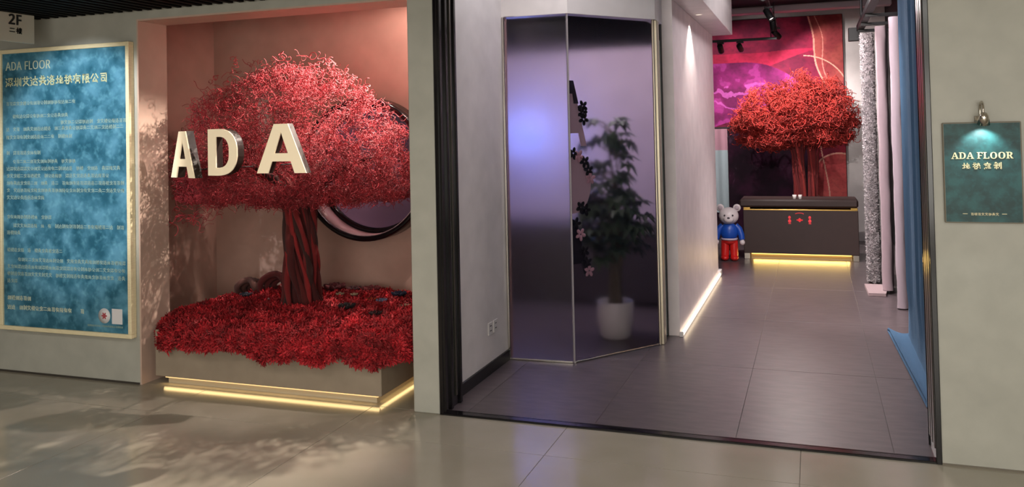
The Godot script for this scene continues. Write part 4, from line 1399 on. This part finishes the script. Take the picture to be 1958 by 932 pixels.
	put("sign_board", box(Vector3(0.325, 0.468, 0.022), 0.003), mat(rgb(120, 112, 98), 0.4), t, Vector3(0, 0, 0.0115))
	pm = mat(Color.WHITE, 0.5)
	pm.albedo_texture = ImageTexture.create_from_image(cloud_image(200, 300, Color8(16, 54, 56), Color8(34, 84, 86), Color8(40, 100, 102)))
	put("sign_face", plate(0.315, 0.458), pm, t, Vector3(0, 0, 0.0232))
	var gold := mat(rgb(226, 212, 168), 0.35)
	put("shop_name", text_mesh("ADA FLOOR", 0.030, 0.003, "Droid Serif", 700), gold, t, Vector3(-0.002, 0.079, 0.0245))
	put("shop_word", words(["di", "tan", "ding", "zhi"], Vector3(-0.082, 0.018, 0.0245), 0.029, 0.043, 0.0042, 0.003), gold, t)
	put("foot_print", fine_print(0.3, 0.012, 0.02, [[-0.055, 0.06, -0.198]]), gold, t, Vector3(0, 0, 0.0242))
	for x in [-0.078, 0.083]:
		put("foot_dash", box(Vector3(0.02, 0.0025, 0.002)), gold, t, Vector3(x, -0.191, 0.0242))
	var lm := thing("picture_lamp", "curved chrome picture lamp over the small teal sign", "lamp", Vector3(0.735, 1.615, 0.0))
	var arm := PackedVector3Array()
	var rr := PackedFloat32Array()
	for k in 15:
		var a := PI * k / 14.0
		arm.append(Vector3(0.0, 0.045 + sin(a) * 0.04, 0.045 - cos(a) * 0.04))
		rr.append(0.0055)
	arm.append(Vector3(0.0, 0.0, 0.088))
	rr.append(0.0055)
	arm.insert(0, Vector3(0, -0.015, 0.004))
	rr.insert(0, 0.0055)
	var as2 := sf()
	add_tube(as2, arm, rr, 10)
	put("arm", done(as2), M.chrome, lm)
	put("wall_plate", box(Vector3(0.05, 0.04, 0.008), 0.002), M.chrome, lm, Vector3(0, 0.0, 0.005))
	var hs := sf()
	add_lathe(hs, [Vector2(0.0, 0.035), Vector2(0.012, 0.034), Vector2(0.02, 0.02), Vector2(0.027, -0.02), Vector2(0.025, -0.02), Vector2(0.017, 0.016)], 20, Vector3(0, 0.0, 0.09), Basis(Vector3.RIGHT, 0.35))
	put("shade", done(hs), M.chrome, lm)
	put("lamp_bulb", ball(Vector3(0.014, 0.012, 0.014), 14), glow(rgb(230, 255, 250), 1.6), lm, Vector3(0, -0.008, 0.087))
	spot("picture_beam", Vector3(0.735, 1.588, 0.082), Vector3(0.735, 1.42, 0.022), 56.0, Color(0.86, 1.0, 0.98), 0.10, 0.012)

func lathe_disc(r: float, t: float) -> ArrayMesh:
	var st := sf()
	add_lathe(st, [Vector2(0, -t / 2), Vector2(r, -t / 2), Vector2(r, t / 2), Vector2(0, t / 2)], 28, Vector3.ZERO, Basis(Vector3.RIGHT, PI / 2))
	return done(st)

func cloud_image(w: int, h: int, lo: Color, hi: Color, spark: Color) -> Image:
	var im := Image.create(w, h, false, Image.FORMAT_RGB8)
	var n := FastNoiseLite.new()
	n.seed = 21
	n.frequency = 0.014
	n.fractal_octaves = 5
	var n2 := FastNoiseLite.new()
	n2.seed = 4
	n2.frequency = 0.045
	n2.fractal_octaves = 3
	for y in h:
		for x in w:
			var a := clampf(0.5 + n.get_noise_2d(x, y) * 1.1, 0, 1)
			var b := clampf(n2.get_noise_2d(x, y) * 1.6, 0, 1)
			im.set_pixel(x, y, lo.lerp(hi, a).lerp(spark, b * 0.38))
	return im
